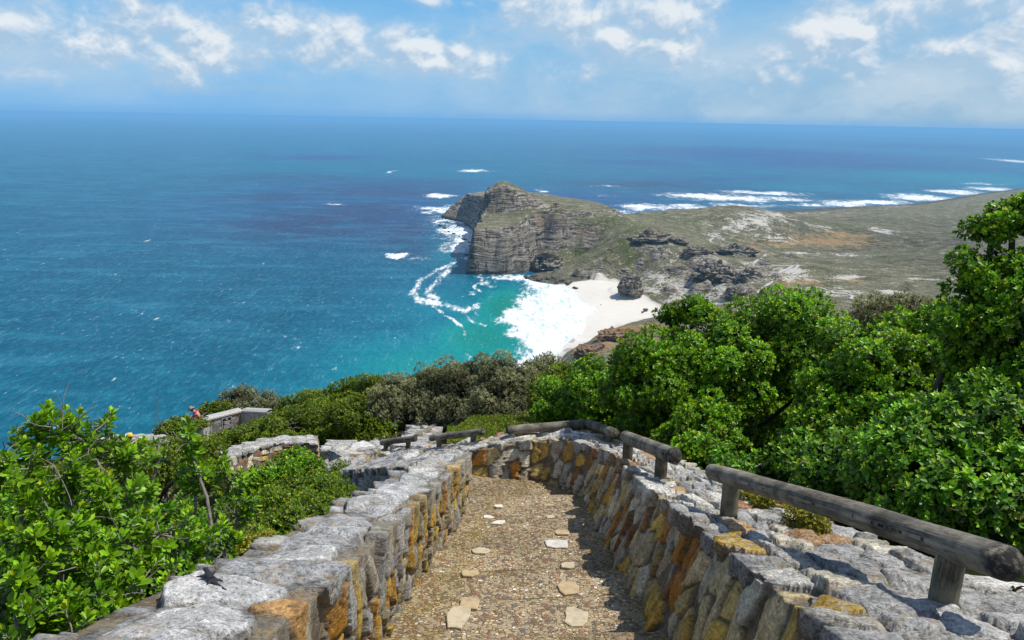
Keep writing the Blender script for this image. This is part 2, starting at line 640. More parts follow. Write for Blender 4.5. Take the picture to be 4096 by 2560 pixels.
SAND = land_spots([(1830, 510, 46, 7, .62), (1790, 520, 44, 7, .66), (1750, 530, 40, 6, .6), (1720, 542, 34, 6, .55), (1690, 556, 30, 5, .5), (1900, 503, 60, 3, .5), (2050, 488, 90, 4, .6), (2010, 655, 45, 6, .8), (1870, 640, 35, 8, .8),
                   (1850, 655, 60, 12, .7), (1960, 690, 70, 10, .7), (2120, 693, 30, 4, .9), (1740, 600, 20, 14, .6), (1690, 640, 60, 30, .55), (1640, 715, 60, 16, .9), (1600, 705, 40, 14, .8), (1680, 722, 50, 10, .8), (1545, 690, 30, 10, .7), (1900, 600, 50, 5, .6), (2200, 660, 50, 4, .5), (1950, 540, 40, 3, .5),
                   (1620, 690, 60, 18, .6), (1560, 660, 40, 14, .6), (1700, 690, 40, 20, .6), (2080, 545, 30, 4, .6), (1830, 560, 50, 5, .5), (1600, 620, 30, 16, .35),
                   (2000, 605, 40, 5, .5), (1770, 625, 25, 12, .6), (1525, 655, 30, 14, .5)])
OCHRE = land_spots([(1960, 570, 130, 9, .8), (2000, 557, 70, 6, .7), (1850, 575, 90, 9, .6), (1900, 665, 60, 8, .9), (2010, 665, 50, 6, .7), (1780, 590, 40, 10, .6),
                    (1480, 790, 70, 22, 1.1), (1420, 815, 40, 20, 1.1), (1540, 775, 50, 10, .7), (1390, 838, 30, 16, .9), (1850, 680, 60, 10, .8), (2050, 700, 60, 8, .5),
                    (1310, 615, 50, 25, .3), (1460, 625, 50, 22, .3)])
GREEN = land_spots([(1390, 588, 42, 11, 1.0), (1478, 572, 16, 14, 1.0), (1300, 503, 110, 9, .75), (1440, 518, 90, 8, .5), (1640, 585, 60, 10, .4), (1700, 597, 25, 10, .6),
                    (1600, 520, 60, 6, .35), (2100, 610, 60, 4, .4), (2200, 700, 30, 5, .5), (1420, 680, 50, 8, .5), (1240, 470, 40, 8, .6), (1500, 545, 40, 12, .5), (1980, 530, 60, 5, .4), (2350, 500, 50, 6, .4)])
DARK = land_spots([(2150, 570, 260, 25, .9), (2250, 620, 200, 30, .7), (2050, 520, 160, 8, .6), (2300, 530, 160, 16, .7), (1950, 620, 120, 14, .5), (1580, 605, 60, 18, .5), (1700, 560, 80, 10, .4)])
BLUFF = land_spots([(1560, 605, 20, 6, .9), (1600, 640, 22, 7, .9), (1640, 668, 24, 7, 1.0), (1705, 590, 26, 5, .9), (1795, 632, 26, 7, 1.0), (1825, 660, 30, 6, .9), (1515, 612, 18, 6, .8), (1585, 690, 20, 6, .8), (1655, 695, 30, 6, .9), (1420, 640, 20, 8, .7), (1385, 655, 40, 6, 1.0), (1480, 640, 24, 5, .8), (1860, 610, 30, 4, .7), (1700, 655, 60, 8, .9), (1650, 608, 24, 16, 1.2), (1680, 635, 45, 24, 1.3), (1730, 600, 40, 14, 1.0), (1770, 650, 40, 12, 1.2), (1750, 695, 30, 12, 1.1), (1545, 567, 46, 14, 1.2), (1600, 568, 28, 8, 1.0),
                    (1470, 555, 30, 6, .7), (1395, 565, 50, 8, .7), (1830, 692, 50, 8, .9), (1300, 640, 34, 18, .8), (1375, 835, 40, 16, 1.2), (1420, 812, 50, 14, 1.0), (1470, 795, 60, 10, .8), (1540, 775, 40, 7, .8)])
BEACH = [sea_pt(*q(*p), 1.0) for p in [(1310, 672), (1360, 668), (1420, 664), (1470, 672), (1500, 700), (1535, 715), (1560, 722), (1580, 740), (1560, 760), (1500, 772), (1440, 790),
                                      (1400, 810), (1360, 845), (1330, 870), (1250, 900), (1240, 870), (1300, 860), (1330, 800), (1360, 750), (1350, 700)]]


def land_attrs(x, y, h, rock):
    wx = x + 14 * fbm(P3(x / 40, y / 40), 51, 4)
    wy = y + 26 * fbm(P3(x / 40, y / 40), 52, 4)
    sand = spots_value(wx, wy, SAND)
    bs = sdf(x + 3 * fbm(P3(x / 12, y / 12), 53, 3), y + 6 * fbm(P3(x / 12, y / 12), 54, 3), BEACH)
    beach = sstep(-8, 6, bs) * (h < SEA + 7)
    e = h - SEA
    beach = np.maximum(beach, sstep(2.6, 1.0, e) * (y < 930) * (y > 560) * (x > -10) * (x < 260))
    och = spots_value(wx, wy, OCHRE)
    grn = spots_value(wx, wy, GREEN)
    drk = spots_value(wx, wy, DARK)
    blf = spots_value(wx, wy, BLUFF)
    r2 = np.maximum(rock, np.clip(blf, 0, 1) * .9)
    # wave washed rock rim on the ocean side
    r2 = np.maximum(r2, sstep(4.0, 1.5, e) * (1 - beach) * .8)
    wet = np.zeros_like(h)
    for (px, py, sx, sy) in ((1365, 715, 9, 12), (1368, 740, 6, 12), (1362, 775, 6, 10), (1350, 800, 6, 10), (1340, 830, 8, 8)):
        cx, cy = sea_pt(*q(px, py), 1.0)
        wet = np.maximum(wet, np.exp(-((x - cx) / (sx * .45)) ** 2 - ((y - cy) / (sy * 1.5)) ** 2))
    return dict(wet=wet, sand=sand, beach=beach, ochre=och, green=grn, dark=drk, rock=r2)


def land_material():
    m, t = material('fynbos_land')
    p = t.pos()
    n_a = t.noise(p, 0.012, 6, 0.6)
    n_b = t.noise(p, 0.07, 7, 0.68)
    n_c = t.noise(p, 0.35, 5, 0.7)
    n_d = t.noise(p, 1.7, 4, 0.7)
    veg = t.ramp(n_b, [(0.41, (0.026, 0.030, 0.010)), (0.475, (0.092, 0.090, 0.032)), (0.53, (0.185, 0.168, 0.075)), (0.60, (0.36, 0.325, 0.215))])
    veg2 = t.ramp(n_c, [(0.42, (0.010, 0.015, 0.005)), (0.485, (0.080, 0.078, 0.030)), (0.54, (0.18, 0.165, 0.08)), (0.61, (0.42, 0.38, 0.28))])
    c = t.mix(0.55, veg, veg2)
    c = t.mix(t.ramp(n_a, [(0.35, 0.0), (0.7, 0.45)]), c, (0.10, 0.115, 0.035))
    # bare pale rock specks between the bushes
    spk = t.ramp(n_d, [(0.53, 0.0), (0.60, 1.0)])
    pt = t.ramp(t.noise(p, 0.03, 5, .6), [(0.36, 0.1), (0.54, 1.0)])
    c = t.mix(t.math('MULTIPLY', t.math('MULTIPLY', spk, pt), .75), c, (0.48, 0.45, 0.38))
    drk = t.math('MULTIPLY', t.attr('dark'), t.ramp(t.noise(p, 0.05, 5), [(0.35, 0.1), (0.6, .8)]))
    c = t.mix(drk, c, (0.030, 0.030, 0.020))
    grn = t.math('MULTIPLY', t.attr('green'), t.ramp(n_b, [(0.3, .5), (0.55, 1.0)]), clamp=True)
    c = t.mix(grn, c, t.mix(n_c, (0.028, 0.055, 0.006), (0.10, 0.125, 0.022)))

    def patch(name, k):
        return t.ramp(t.math('ADD', t.attr(name), t.math('MULTIPLY', t.math('SUBTRACT', t.mix(.5, n_b, n_c), 0.5), k)), [(0.36, 0.0), (0.60, 1.0)])
    c = t.mix(t.math('MULTIPLY', patch('ochre', 3.6), .8), c, t.mix(n_c, (0.26, 0.14, 0.055), (0.42, 0.32, 0.15)))
    c = t.mix(t.math('MULTIPLY', patch('sand', 4.2), .92), c, t.mix(n_c, (0.46, 0.43, 0.36), (0.72, 0.69, 0.62)))
    # steep faces and marked bluffs: bedded sandstone
    nz = t.new('ShaderNodeSeparateXYZ')
    t.put(nz.inputs[0], t.new('ShaderNodeNewGeometry').outputs['True Normal'])
    steep = t.ramp(nz.outputs[2], [(0.50, 1.0), (0.72, 0.0)])
    wv = t.vmath('ADD', p, t.vmath('MULTIPLY', t.vmath('SUBTRACT', t.noise(p, 0.02, 4, .55, col=True), (0.5, 0.5, 0.5)), (0, 0, 15)))
    b1 = t.noise(t.mapping(wv, (0.016, 0.016, 0.26)), 1.0, 7, 0.74)
    b2 = t.noise(t.mapping(wv, (0.05, 0.05, 1.1)), 1.0, 4, 0.7)
    blk = t.noise(t.mapping(p, (0.30, 0.30, 0.055)), 1.0, 6, .72)
    brk = t.noise(p, 0.085, 6, .68)
    rk = t.ramp(b1, [(0.38, (0.05, 0.044, 0.036)), (0.46, (0.16, 0.138, 0.105)), (0.52, (0.31, 0.27, 0.205)), (0.62, (0.56, 0.51, 0.42))])
    rk = t.mix(t.ramp(b2, [(0.42, 0.95), (0.49, 0.0)]), rk, (0.022, 0.019, 0.016))
    rk = t.mix(t.ramp(b2, [(0.53, 0.0), (0.60, 0.85)]), rk, (0.62, 0.58, 0.50))
    rk = t.mix(t.ramp(blk, [(0.40, 0.85), (0.49, 0.0)]), rk, (0.030, 0.027, 0.023))
    rk = t.mix(t.ramp(brk, [(0.52, 0.0), (0.62, 0.65)]), rk, t.mix(n_c, (0.20, 0.18, 0.14), (0.42, 0.385, 0.31)))
    rk = t.mix(t.ramp(t.noise(p, 0.045, 4), [(0.52, 0.0), (0.66, 0.5)]), rk, (0.27, 0.185, 0.105))
    rm = t.math('ADD', t.math('MULTIPLY', t.attr('rock'), 1.0), t.math('MULTIPLY', t.math('SUBTRACT', n_b, 0.5), 1.0))
    rm = t.ramp(rm, [(0.36, 0.0), (0.55, 1.0)])
    rk = t.mix(t.math('MULTIPLY', t.ramp(t.math('ADD', t.attr('ochre'), t.math('MULTIPLY', t.math('SUBTRACT', n_b, .5), 1.2)), [(.50, 0), (.75, 1)]), .6), rk, (0.38, 0.20, 0.10))
    rmask = t.math('MAXIMUM', steep, t.math('MULTIPLY', rm, t.ramp(nz.outputs[2], [(0.75, 1.0), (0.97, 0.6)])))
    c = t.mix(rmask, c, rk)
    c = t.mix(t.ramp(t.attr('beach'), [(0.35, 0.0), (0.6, 1.0)]), c, t.mix(t.noise(p, .06, 5), (0.56, 0.525, 0.455), (0.69, 0.655, 0.585)))
    wets = t.math('MULTIPLY', t.ramp(t.attr('beach'), [(0.35, 0.0), (0.6, 1.0)]), t.ramp(t.math('ADD', t.attr('wet'), t.math('MULTIPLY', t.math('SUBTRACT', t.noise(p, .05, 5), .5), 1.6)), [(.32, 0), (.5, .75)]))
    c = t.mix(wets, c, (0.30, 0.27, 0.22))
    # wave-wet band
    pz = t.new('ShaderNodeSeparateXYZ')
    t.put(pz.inputs[0], p)
    wet = t.ramp(t.math('ADD', t.math('MULTIPLY', pz.outputs[2], 1 / 8.0), (200.0 / 8.0)), [(0.3, 0.55), (0.62, 0.0)])
    c = t.mix(t.math('MULTIPLY', wet, t.math('SUBTRACT', 1.0, t.attr('beach'), clamp=True)), c, (0.03, 0.028, 0.025))
    t.put(t.bsdf.inputs['Base Color'], c)
    t.bsdf.inputs['Roughness'].default_value = 0.95
    t.bsdf.inputs['Specular IOR Level'].default_value = 0.1
    hgt = t.math('ADD', t.math('MULTIPLY', n_c, 1.2), t.math('ADD', n_d, t.math('MULTIPLY', t.math('MULTIPLY', rmask, b2), 2.5)))
    flat = t.math('MULTIPLY', hgt, t.math('SUBTRACT', 1.0, t.math('MULTIPLY', t.attr('beach'), .97), clamp=True))
    t.put(t.bsdf.inputs['Normal'], t.bump(flat, 0.9, 1.4))
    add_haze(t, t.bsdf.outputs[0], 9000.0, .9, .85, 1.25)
    return m


LAND = land_material()


def soil_material():
    m, t = material('slope_soil')
    p = t.pos()
    n = t.noise(p, 3.0, 6, .65)
    n2 = t.noise(p, 22.0, 4, .7)
    c = t.ramp(n, [(0.3, (0.012, 0.022, 0.006)), (0.5, (0.030, 0.045, 0.012)), (0.7, (0.075, 0.07, 0.03))])
    c = t.mix(t.ramp(n2, [(0.4, .6), (.6, 0)]), c, (0.012, 0.016, 0.006))
    t.put(t.bsdf.inputs['Base Color'], c)
    t.bsdf.inputs['Roughness'].default_value = 1.0
    t.bsdf.inputs['Specular IOR Level'].default_value = 0.05
    t.put(t.bsdf.inputs['Normal'], t.bump(n2, 1.0, 0.05))
    return m


def crag(x, y, h):
    """broken ledges and blocks where the bedrock shows through the scrub"""
    m = (x > 0) & (x < 700) & (y > 560) & (y < 1500) & (h > SEA + 4)
    out = np.zeros_like(h)
    if m.any():
        X, Y = x[m], y[m]
        k = np.clip(spots_value(X + 10 * fbm(P3(X / 30, Y / 30), 151, 4), Y + 18 * fbm(P3(X / 30, Y / 30), 152, 4), BLUFF), 0, 1)
        n = fbm(P3(X / 20, Y / 34), 153, 5, .6) * .5 + .5
        lum = ledge(np.clip(n * 1.6 - .3, 0, 1), 4.0, .9)
        slope = sdf_free(X, Y)
        out[m] = 11.0 * sstep(.25, .7, k) * lum + 1.6 * slope * lum
    return out


def sdf_free(X, Y):
    return sstep(.50, .62, fbm(P3(X / 60, Y / 90), 154, 4) * .5 + .5)


def build_land():
    az = np.radians(np.arange(-74, 74.01, .125))
    rr = np.concatenate([np.geomspace(55, 380, 70), np.geomspace(380, 700, 70)[1:], np.geomspace(700, 1260, 260)[1:], np.geomspace(1260, 4600, 170)[1:]])
    R_, A_ = np.meshgrid(rr, az, indexing='ij')
    X, Y = R_ * np.sin(A_), R_ * np.cos(A_)
    h, rock = land_h(X, Y, True)
    hs = h
    at_ = land_attrs(X.ravel(), Y.ravel(), h.ravel(), rock.ravel())
    hs = hs + crag(X, Y, hs)
    V = np.stack([X, Y, hs], -1).reshape(-1, 3)
    fc = grid_faces(*X.shape)
    z = V[:, 2][fc].max(1)
    cx = V[:, 0][fc].mean(1)
    cy = V[:, 1][fc].mean(1)
    inhead = (cx > -182) & (cx < 262) & (cy > 1012) & (cy < 1690)
    fc = fc[(z > SEA - 6) & ~inhead]
    me = np_mesh('terrain', V, fc, attrs=at_)
    tag(link('terrain', me, LAND), kind='structure')
    # fine headland sheet
    xs = np.arange(-190, 270.1, 1.3)
    ys = np.concatenate([np.arange(1004, 1262, 1.0), np.arange(1262, 1700, 2.6)])
    Y, X = np.meshgrid(ys, xs, indexing='ij')
    h, rock = land_h(X, Y, True)
    at_ = land_attrs(X.ravel(), Y.ravel(), h.ravel(), rock.ravel())
    V = np.stack([X, Y, h], -1).reshape(-1, 3)
    fc = grid_faces(*X.shape)
    fc = fc[V[:, 2][fc].max(1) > SEA - 6]
    me = np_mesh('headland', V, fc, attrs=at_)
    tag(link('headland', me, LAND), kind='structure')
    # hillside under the shrubs
    az = np.radians(np.arange(-100, 100.1, 1.0))
    rr = np.geomspace(0.5, 57, 110)
    R_, A_ = np.meshgrid(rr, az, indexing='ij')
    X, Y = R_ * np.sin(A_), R_ * np.cos(A_)
    h = land_h(X, Y) + 0.10 * fbm(P3(X / 1.3, Y / 1.3), 7, 4)
    V = np.stack([X, Y, h], -1).reshape(-1, 3)
    me = np_mesh('hillside', V, grid_faces(*X.shape))
    tag(link('hillside', me, soil_material()), kind='structure')


build_land()
print('land', time.time() - T0)


# ------------------------------------------------------------------ the sea
def sea_spots(items):
    out = []
    for (px, py, rx, ry, a) in items:
        p = sea_pt(*q(px, py))
        dist = math.hypot(*p)
        t_ = sea_pt(*q(px, py - ry))
        b_ = sea_pt(*q(px, py + ry))
        out.append((p[0], p[1], rx / 1826 * dist, max(abs(t_[1] - b_[1]) / 2, 2), a))
    return out


def build_sea():
    az = np.radians(np.concatenate([np.arange(-70, -36, .6), np.arange(-36, 37, .11), np.arange(37, 75, .6)]))
    dep = np.concatenate([np.geomspace(.0016, .025, 60), np.arange(.0262, .36, .0012), np.geomspace(.37, 1.6, 20)])
    rr = -SEA / dep
    R_, A_ = np.meshgrid(rr, az, indexing='ij')
    X, Y = R_ * np.sin(A_), R_ * np.cos(A_)
    x, y = X.ravel(), Y.ravel()
    r = np.hypot(x, y)
    wx = x + r * .012 * fbm(P3(x / r * 40, np.log(r) * 40), 61, 5)
    wy = y + r * .035 * fbm(P3(x / r * 40, np.log(r) * 40), 62, 5)
    teal = np.zeros_like(x)
    for (cx, cy, rx, ry, a) in sea_spots([(1200, 730, 120, 75, 1.0), (1150, 800, 210, 90, .95), (1010, 860, 330, 110, .72), (1060, 720, 190, 70, .5), (820, 950, 420, 140, .42),
                                         (2300, 420, 300, 22, .5), (1900, 440, 200, 12, .4), (1000, 410, 500, 30, .22), (1080, 600, 80, 40, .5), (600, 1000, 600, 200, .25)]):
        teal = np.maximum(teal, a * np.exp(-((wx - cx) / rx) ** 2 - ((wy - cy) / ry) ** 2))
    deepen = spots_value(wx, wy, sea_spots([(760, 372, 130, 6, .8), (1080, 380, 60, 3, .6), (1800, 362, 330, 16, .95), (1980, 388, 260, 14, .9), (1500, 383, 150, 8, .7), (1400, 300, 300, 5, .5), (2200, 345, 250, 8, .6),  # far dark bands are cloud shadows painted into the sea colour
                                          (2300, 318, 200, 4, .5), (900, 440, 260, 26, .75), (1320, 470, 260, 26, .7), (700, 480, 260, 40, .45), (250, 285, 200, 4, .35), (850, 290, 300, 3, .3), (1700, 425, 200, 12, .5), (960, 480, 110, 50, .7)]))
    kelp = spots_value(wx, wy, sea_spots([(760, 525, 170, 34, 1.0), (850, 500, 120, 22, 1.0), (640, 466, 90, 10, .8), (900, 450, 160, 18, .8), (960, 540, 60, 40, .8), (1000, 430, 120, 8, .6), (640, 545, 80, 20, .6),
                                          (560, 420, 60, 6, .4), (1500, 435, 200, 8, .7), (1750, 500, 120, 10, .5), (980, 590, 60, 20, .5), (1320, 480, 120, 10, .6), (720, 420, 160, 10, .5), (1700, 455, 200, 12, .4)]))
    foam = spots_value(wx, wy, sea_spots([(1120, 404, 42, 4, 1.2), (1042, 463, 40, 5, 1.2), (930, 602, 36, 6, 1.3), (985, 610, 36, 8, .55), (1282, 452, 16, 3, 1.2), (1070, 497, 55, 10, 1.05), (1100, 490, 45, 8, 1.1), (1050, 520, 45, 18, .8),
                                          (1090, 520, 50, 14, 1.1), (1030, 492, 50, 8, 1.0), (1100, 575, 34, 26, 1.3), (1095, 562, 40, 22, 1.25), (1075, 545, 46, 12, 1.2), (1115, 595, 16, 24, 1.2), (1060, 580, 40, 30, .6), (1020, 500, 40, 8, .8), (1085, 545, 40, 18, 1.2),
                                          (1650, 462, 90, 9, 1.2), (1730, 468, 110, 8, 1.15), (1800, 456, 110, 5, 1.0), (1530, 490, 70, 8, 1.2), (1620, 488, 60, 7, 1.0), (1760, 485, 100, 6, .9), (1860, 470, 70, 6, .9), (1370, 492, 50, 4, 1.0),
                                          (2060, 478, 110, 7, 1.25), (2180, 468, 80, 9, 1.2), (2270, 455, 60, 7, 1.15), (2340, 446, 60, 5, 1.0), (2000, 483, 60, 6, 1.0), (2390, 380, 45, 5, .95), (2320, 436, 60, 4, .7), (1440, 463, 30, 3, .8), (1920, 486, 60, 4, 1.0),
                                          (2330, 432, 80, 2, .7), (925, 405, 10, 2, 1.0), (790, 483, 30, 5, .7), (345, 569, 10, 2, 1.2), (1160, 475, 30, 6, .8), (1480, 500, 30, 4, .9),
                                          (1130, 655, 26, 6, .8), (1150, 668, 30, 7, .7), (1200, 655, 40, 6, 1.0), (1120, 690, 12, 5, .8), (1255, 672, 30, 10, .9), (1450, 440, 60, 2, .6), (1210, 440, 30, 2, .5)]))
    surf = [sea_pt(*q(*p)) for p in [(1195, 648), (1250, 655), (1300, 664), (1345, 672), (1400, 690), (1400, 740), (1390, 790), (1350, 840), (1320, 880), (1220, 900), (1215, 868), (1262, 838), (1250, 800), (1212, 790),
                                     (1228, 770), (1196, 757), (1240, 725), (1238, 708), (1268, 690), (1262, 670), (1225, 660)]]
    ux = x + 10 * fbm(P3(x / 16, y / 40), 71, 5)
    uy = y + 14 * fbm(P3(x / 16, y / 40), 72, 5)
    sd = sdf(ux, uy, surf)
    foam = np.maximum(foam, sstep(-34, 14, sd) * 1.25)
    # drifting foam lines in the bay
    for pl, wd, a in [([(1075, 622), (1030, 640), (990, 665), (975, 690), (990, 708), (1020, 715), (1060, 722), (1095, 735), (1125, 722)], 9, .85),
                      ([(1060, 640), (1035, 665), (1010, 690), (1030, 705)], 12, .75), ([(1010, 715), (1050, 745), (1085, 770), (1095, 790)], 4, .7),
                      ([(1095, 742), (1120, 760), (1150, 768)], 4, .7), ([(1140, 660), (1120, 680), (1140, 690)], 4, .7), ([(1215, 775), (1150, 760), (1100, 720)], 3, .4)]:
        w = [sea_pt(*q(*p)) for p in pl]
        # measure in a squeezed frame so the line keeps an even look
        k = 3.6
        dd = seg_dist(ux * .4 + x * .6, (uy * .4 + y * .6) / k, [(a_, b_ / k) for a_, b_ in w])
        foam = np.maximum(foam, a * np.exp(-(dd / (wd / 1826 * 950)) ** 2))
    h = np.full_like(x, SEA)
    V = np.stack([x, y, h], -1)
    me = np_mesh('sea', V, grid_faces(*X.shape), attrs=dict(teal=teal, deepen=deepen, kelp=kelp, foam=foam))
    m, t = material('sea_water')
    p = t.pos()
    d = t.new('ShaderNodeVectorMath', operation='LENGTH')
    t.put(d.inputs[0], p)
    dist = d.outputs['Value']
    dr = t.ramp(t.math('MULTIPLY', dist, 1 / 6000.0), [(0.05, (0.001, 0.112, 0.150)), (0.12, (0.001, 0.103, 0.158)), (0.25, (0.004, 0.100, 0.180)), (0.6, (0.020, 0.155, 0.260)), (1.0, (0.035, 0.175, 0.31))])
    pw = t.mapping(p, (1, .38, 1), (0, 0, math.radians(14)))
    n1 = t.noise(pw, 0.055, 6, .6)
    swl = t.noise(t.mapping(p, (.30, 1, 1), (0, 0, math.radians(-12))), 0.032, 4, .55)
    n2 = t.noise(pw, 0.22, 6, .68)
    n3 = t.noise(t.mapping(p, (1, .22, 1)), 0.011, 6, .6)
    c = t.mix(t.ramp(n1, [(0.40, 0.6), (0.6, 0.0)]), dr, t.mix(0.5, dr, (0.0, 0.03, 0.07)))
    c = t.mix(t.ramp(n2, [(0.43, 0.62), (0.53, 0.0)]), c, (0.0, 0.045, 0.095))
    c = t.mix(t.ramp(n2, [(0.54, 0.0), (0.66, 0.35)]), c, (0.05, 0.22, 0.32))
    c = t.mix(t.ramp(n3, [(0.35, 0.0), (0.7, 0.30)]), c, (0.012, 0.16, 0.27))
    c = t.mix(t.math('MULTIPLY', t.attr('deepen'), 1.3, clamp=True), c, (0.018, 0.062, 0.19))  # painted cloud-shadow bands darken the base colour
    kn = t.math('MULTIPLY', t.math('MULTIPLY', t.attr('kelp'), 1.6, clamp=True), t.ramp(t.noise(t.mapping(p, (1, .4, 1)), 0.02, 7, .7), [(0.34, .25), (0.52, 1.0)]), clamp=True)
    c = t.mix(t.math('MULTIPLY', kn, .9), c, (0.026, 0.034, 0.098))
    kspk = t.math('MULTIPLY', t.attr('kelp'), t.ramp(t.noise(t.mapping(p, (1, .3, 1)), 0.16, 6, .75), [(0.52, 0.0), (0.60, 1.0)]), clamp=True)
    kspk = t.math('MULTIPLY', kspk, t.ramp(t.noise(p, 0.011, 4), [(0.42, 0), (0.56, 1)]))
    c = t.mix(t.math('MULTIPLY', kspk, .85), c, (0.026, 0.018, 0.020))
    c = t.mix(t.ramp(swl, [(0.42, 0.30), (0.52, 0.0)]), c, (0.0, 0.055, 0.10))
    c = t.mix(t.ramp(swl, [(0.53, 0.0), (0.62, 0.22)]), c, (0.04, 0.22, 0.30))
    tealc = t.ramp(t.attr('teal'), [(0.0, (0.003, 0.12, 0.22)), (0.45, (0.003, 0.20, 0.26)), (0.75, (0.004, 0.245, 0.235)), (1.0, (0.003, 0.20, 0.155))])
    tealc = t.mix(t.ramp(n2, [(0.35, .25), (0.6, 0.0)]), tealc, (0.0, 0.10, 0.11))
    c = t.mix(t.math('MULTIPLY', t.attr('teal'), 1.25, clamp=True), c, tealc)
    # foam: attribute broken up by lacy noise
    lace = t.noise(t.mapping(p, (1, .42, 1)), 0.05, 8, .72, .6)
    lace2 = t.noise(t.mapping(p, (1, .30, 1)), 0.24, 5, .7)
    fsum = t.math('ADD', t.attr('foam'), t.math('MULTIPLY', t.math('SUBTRACT', t.mix(.45, lace, lace2), .5), 3.6))
    fm = t.ramp(fsum, [(0.42, 0.0), (0.62, .30), (0.95, 1.0)])
    fm = t.math('MULTIPLY', fm, t.ramp(t.attr('foam'), [(0.06, 0), (0.2, 1)]))
    # scattered whitecaps on the open water
    wc = t.noise(t.mapping(p, (1, .30, 1), (0, 0, math.radians(8))), 0.085, 5, .62)
    wc2 = t.noise(p, 0.006, 3)
    wcf = t.math('MULTIPLY', t.ramp(wc, [(0.67, 0.0), (0.73, 0.8)]), t.ramp(wc2, [(0.44, 0.0), (0.58, 1.0)]))
    wcs = t.noise(t.mapping(p, (1, .36, 1), (0, 0, math.radians(10))), 0.33, 4, .6)
    wcf = t.math('MAXIMUM', wcf, t.math('MULTIPLY', t.ramp(wcs, [(0.615, 0.0), (0.70, 0.6)]), t.ramp(n1, [(.47, .0), (.60, 1)])))
    fm = t.math('MAXIMUM', fm, t.math('MULTIPLY', wcf, t.ramp(t.math('MULTIPLY', dist, 1 / 6000.0), [(0.3, 1.0), (0.8, 0.25)])))
    # pale streaks of old foam
    st = t.ramp(t.noise(t.mapping(p, (1, .16, 1), (0, 0, math.radians(20))), 0.16, 7, .7), [(0.56, 0.0), (0.74, 0.34)])
    c = t.mix(st, c, (0.16, 0.33, 0.42))
    c = t.mix(fm, c, t.mix(t.ramp(t.mix(.5, lace, lace2), [(.42, 0), (.53, 1)]), (0.46, 0.58, 0.60), (0.78, 0.80, 0.81)))
    t.put(t.bsdf.inputs['Base Color'], c)
    t.put(t.bsdf.inputs['Roughness'], t.mix(fm, (0.32,) * 3, (0.9,) * 3))
    t.bsdf.inputs['IOR'].default_value = 1.33
    t.bsdf.inputs['Specular IOR Level'].default_value = 0.15
    bh = t.math('ADD', t.math('MULTIPLY', n1, 3.2), t.math('ADD', t.math('MULTIPLY', n2, 1.3), t.math('MULTIPLY', fm, 1.0)))
    t.put(t.bsdf.inputs['Normal'], t.bump(bh, 0.55, 1.6))
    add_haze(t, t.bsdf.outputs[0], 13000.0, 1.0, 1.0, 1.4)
    tag(link('sea', me, m), kind='structure')


build_sea()
print('sea', time.time() - T0)
#%%SPLIT rest
# ------------------------------------------------------------------ stone work
def stone_material(name, lichen_white=.5, lichen_orange=.4, tex=.7):
    m, t = material(name)
    p = t.pos()
    c = t.attr('col', 'Color')
    n1 = t.noise(p, 9.0, 6, .65)
    n2 = t.noise(p, 55.0, 5, .75)
    n3 = t.noise(t.mapping(p, (14, 14, 75)), 1.0, 4, .65)
    c = t.mix(1.0, c, t.ramp(n1, [(0.36, .68), (0.5, 1.0), (0.64, 1.28)]), 'MULTIPLY')
    c = t.mix(tex, c, t.ramp(n2, [(0.37, .25), (0.5, 1.0), (0.62, 1.65)]), 'MULTIPLY')
    c = t.mix(.28, c, t.ramp(n3, [(0.37, .35), (0.5, 1.0), (0.63, 1.5)]), 'MULTIPLY')
    # dark pits, white crusts and orange lichen
    c = t.mix(t.ramp(t.noise(p, 26.0, 5, .75), [(0.57, 0.0), (0.64, .6)]), c, (0.07, 0.07, 0.066))
    lw = t.math('MULTIPLY', t.ramp(t.noise(p, 17.0, 6, .7, .5), [(0.53, 0.0), (0.59, 1.0)]), lichen_white)
    c = t.mix(lw, c, (0.62, 0.62, 0.59))
    lo = t.math('MULTIPLY', t.math('MULTIPLY', t.ramp(t.noise(p, 7.0, 6, .7, .4), [(0.55, 0.0), (0.62, 1.0)]), t.ramp(n2, [(.42, 0), (.5, 1)])), lichen_orange)
    c = t.mix(lo, c, (0.46, 0.26, 0.028))
    t.put(t.bsdf.inputs['Base Color'], c)
    t.bsdf.inputs['Roughness'].default_value = .92
    t.bsdf.inputs['Specular IOR Level'].default_value = .15
    hb = t.math('ADD', n2, t.math('ADD', t.math('MULTIPLY', n3, .8), t.math('MULTIPLY', n1, .6)))
    t.put(t.bsdf.inputs['Normal'], t.bump(hb, 1.0, .028))
    return m


STONE_FACE = stone_material('golden_sandstone', .10, .40, .40)
STONE_TOP = stone_material('lichen_grey_sandstone', .62, .38)

PAL_GREY = [(.42, .42, .41), (.50, .495, .475), (.36, .36, .35), (.56, .55, .52), (.46, .44, .40)]
PAL_FACE = [(.72, .58, .32), (.78, .62, .33), (.66, .55, .36), (.80, .46, .08), (.80, .52, .11), (.72, .30, .045), (.60, .50, .34), (.74, .66, .48), (.42, .19, .07), (.85, .75, .53), (.62, .46, .19), (.66, .58, .42), (.76, .56, .20), (.56, .50, .38)]
PAL_LEFT = [(.46, .42, .31), (.58, .42, .10), (.56, .38, .09), (.42, .41, .37), (.48, .46, .42), (.60, .36, .06), (.44, .37, .21), (.36, .35, .32), (.52, .46, .32), (.62, .30, .045)]
PAL_WARMTOP = [(.74, .71, .62), (.70, .64, .50), (.58, .55, .48), (.62, .60, .55), (.45, .42, .36), (.50, .30, .14), (.42, .20, .10), (.48, .32, .08), (.38, .37, .35), (.30, .29, .27), (.55, .50, .36), (.40, .38, .33)]


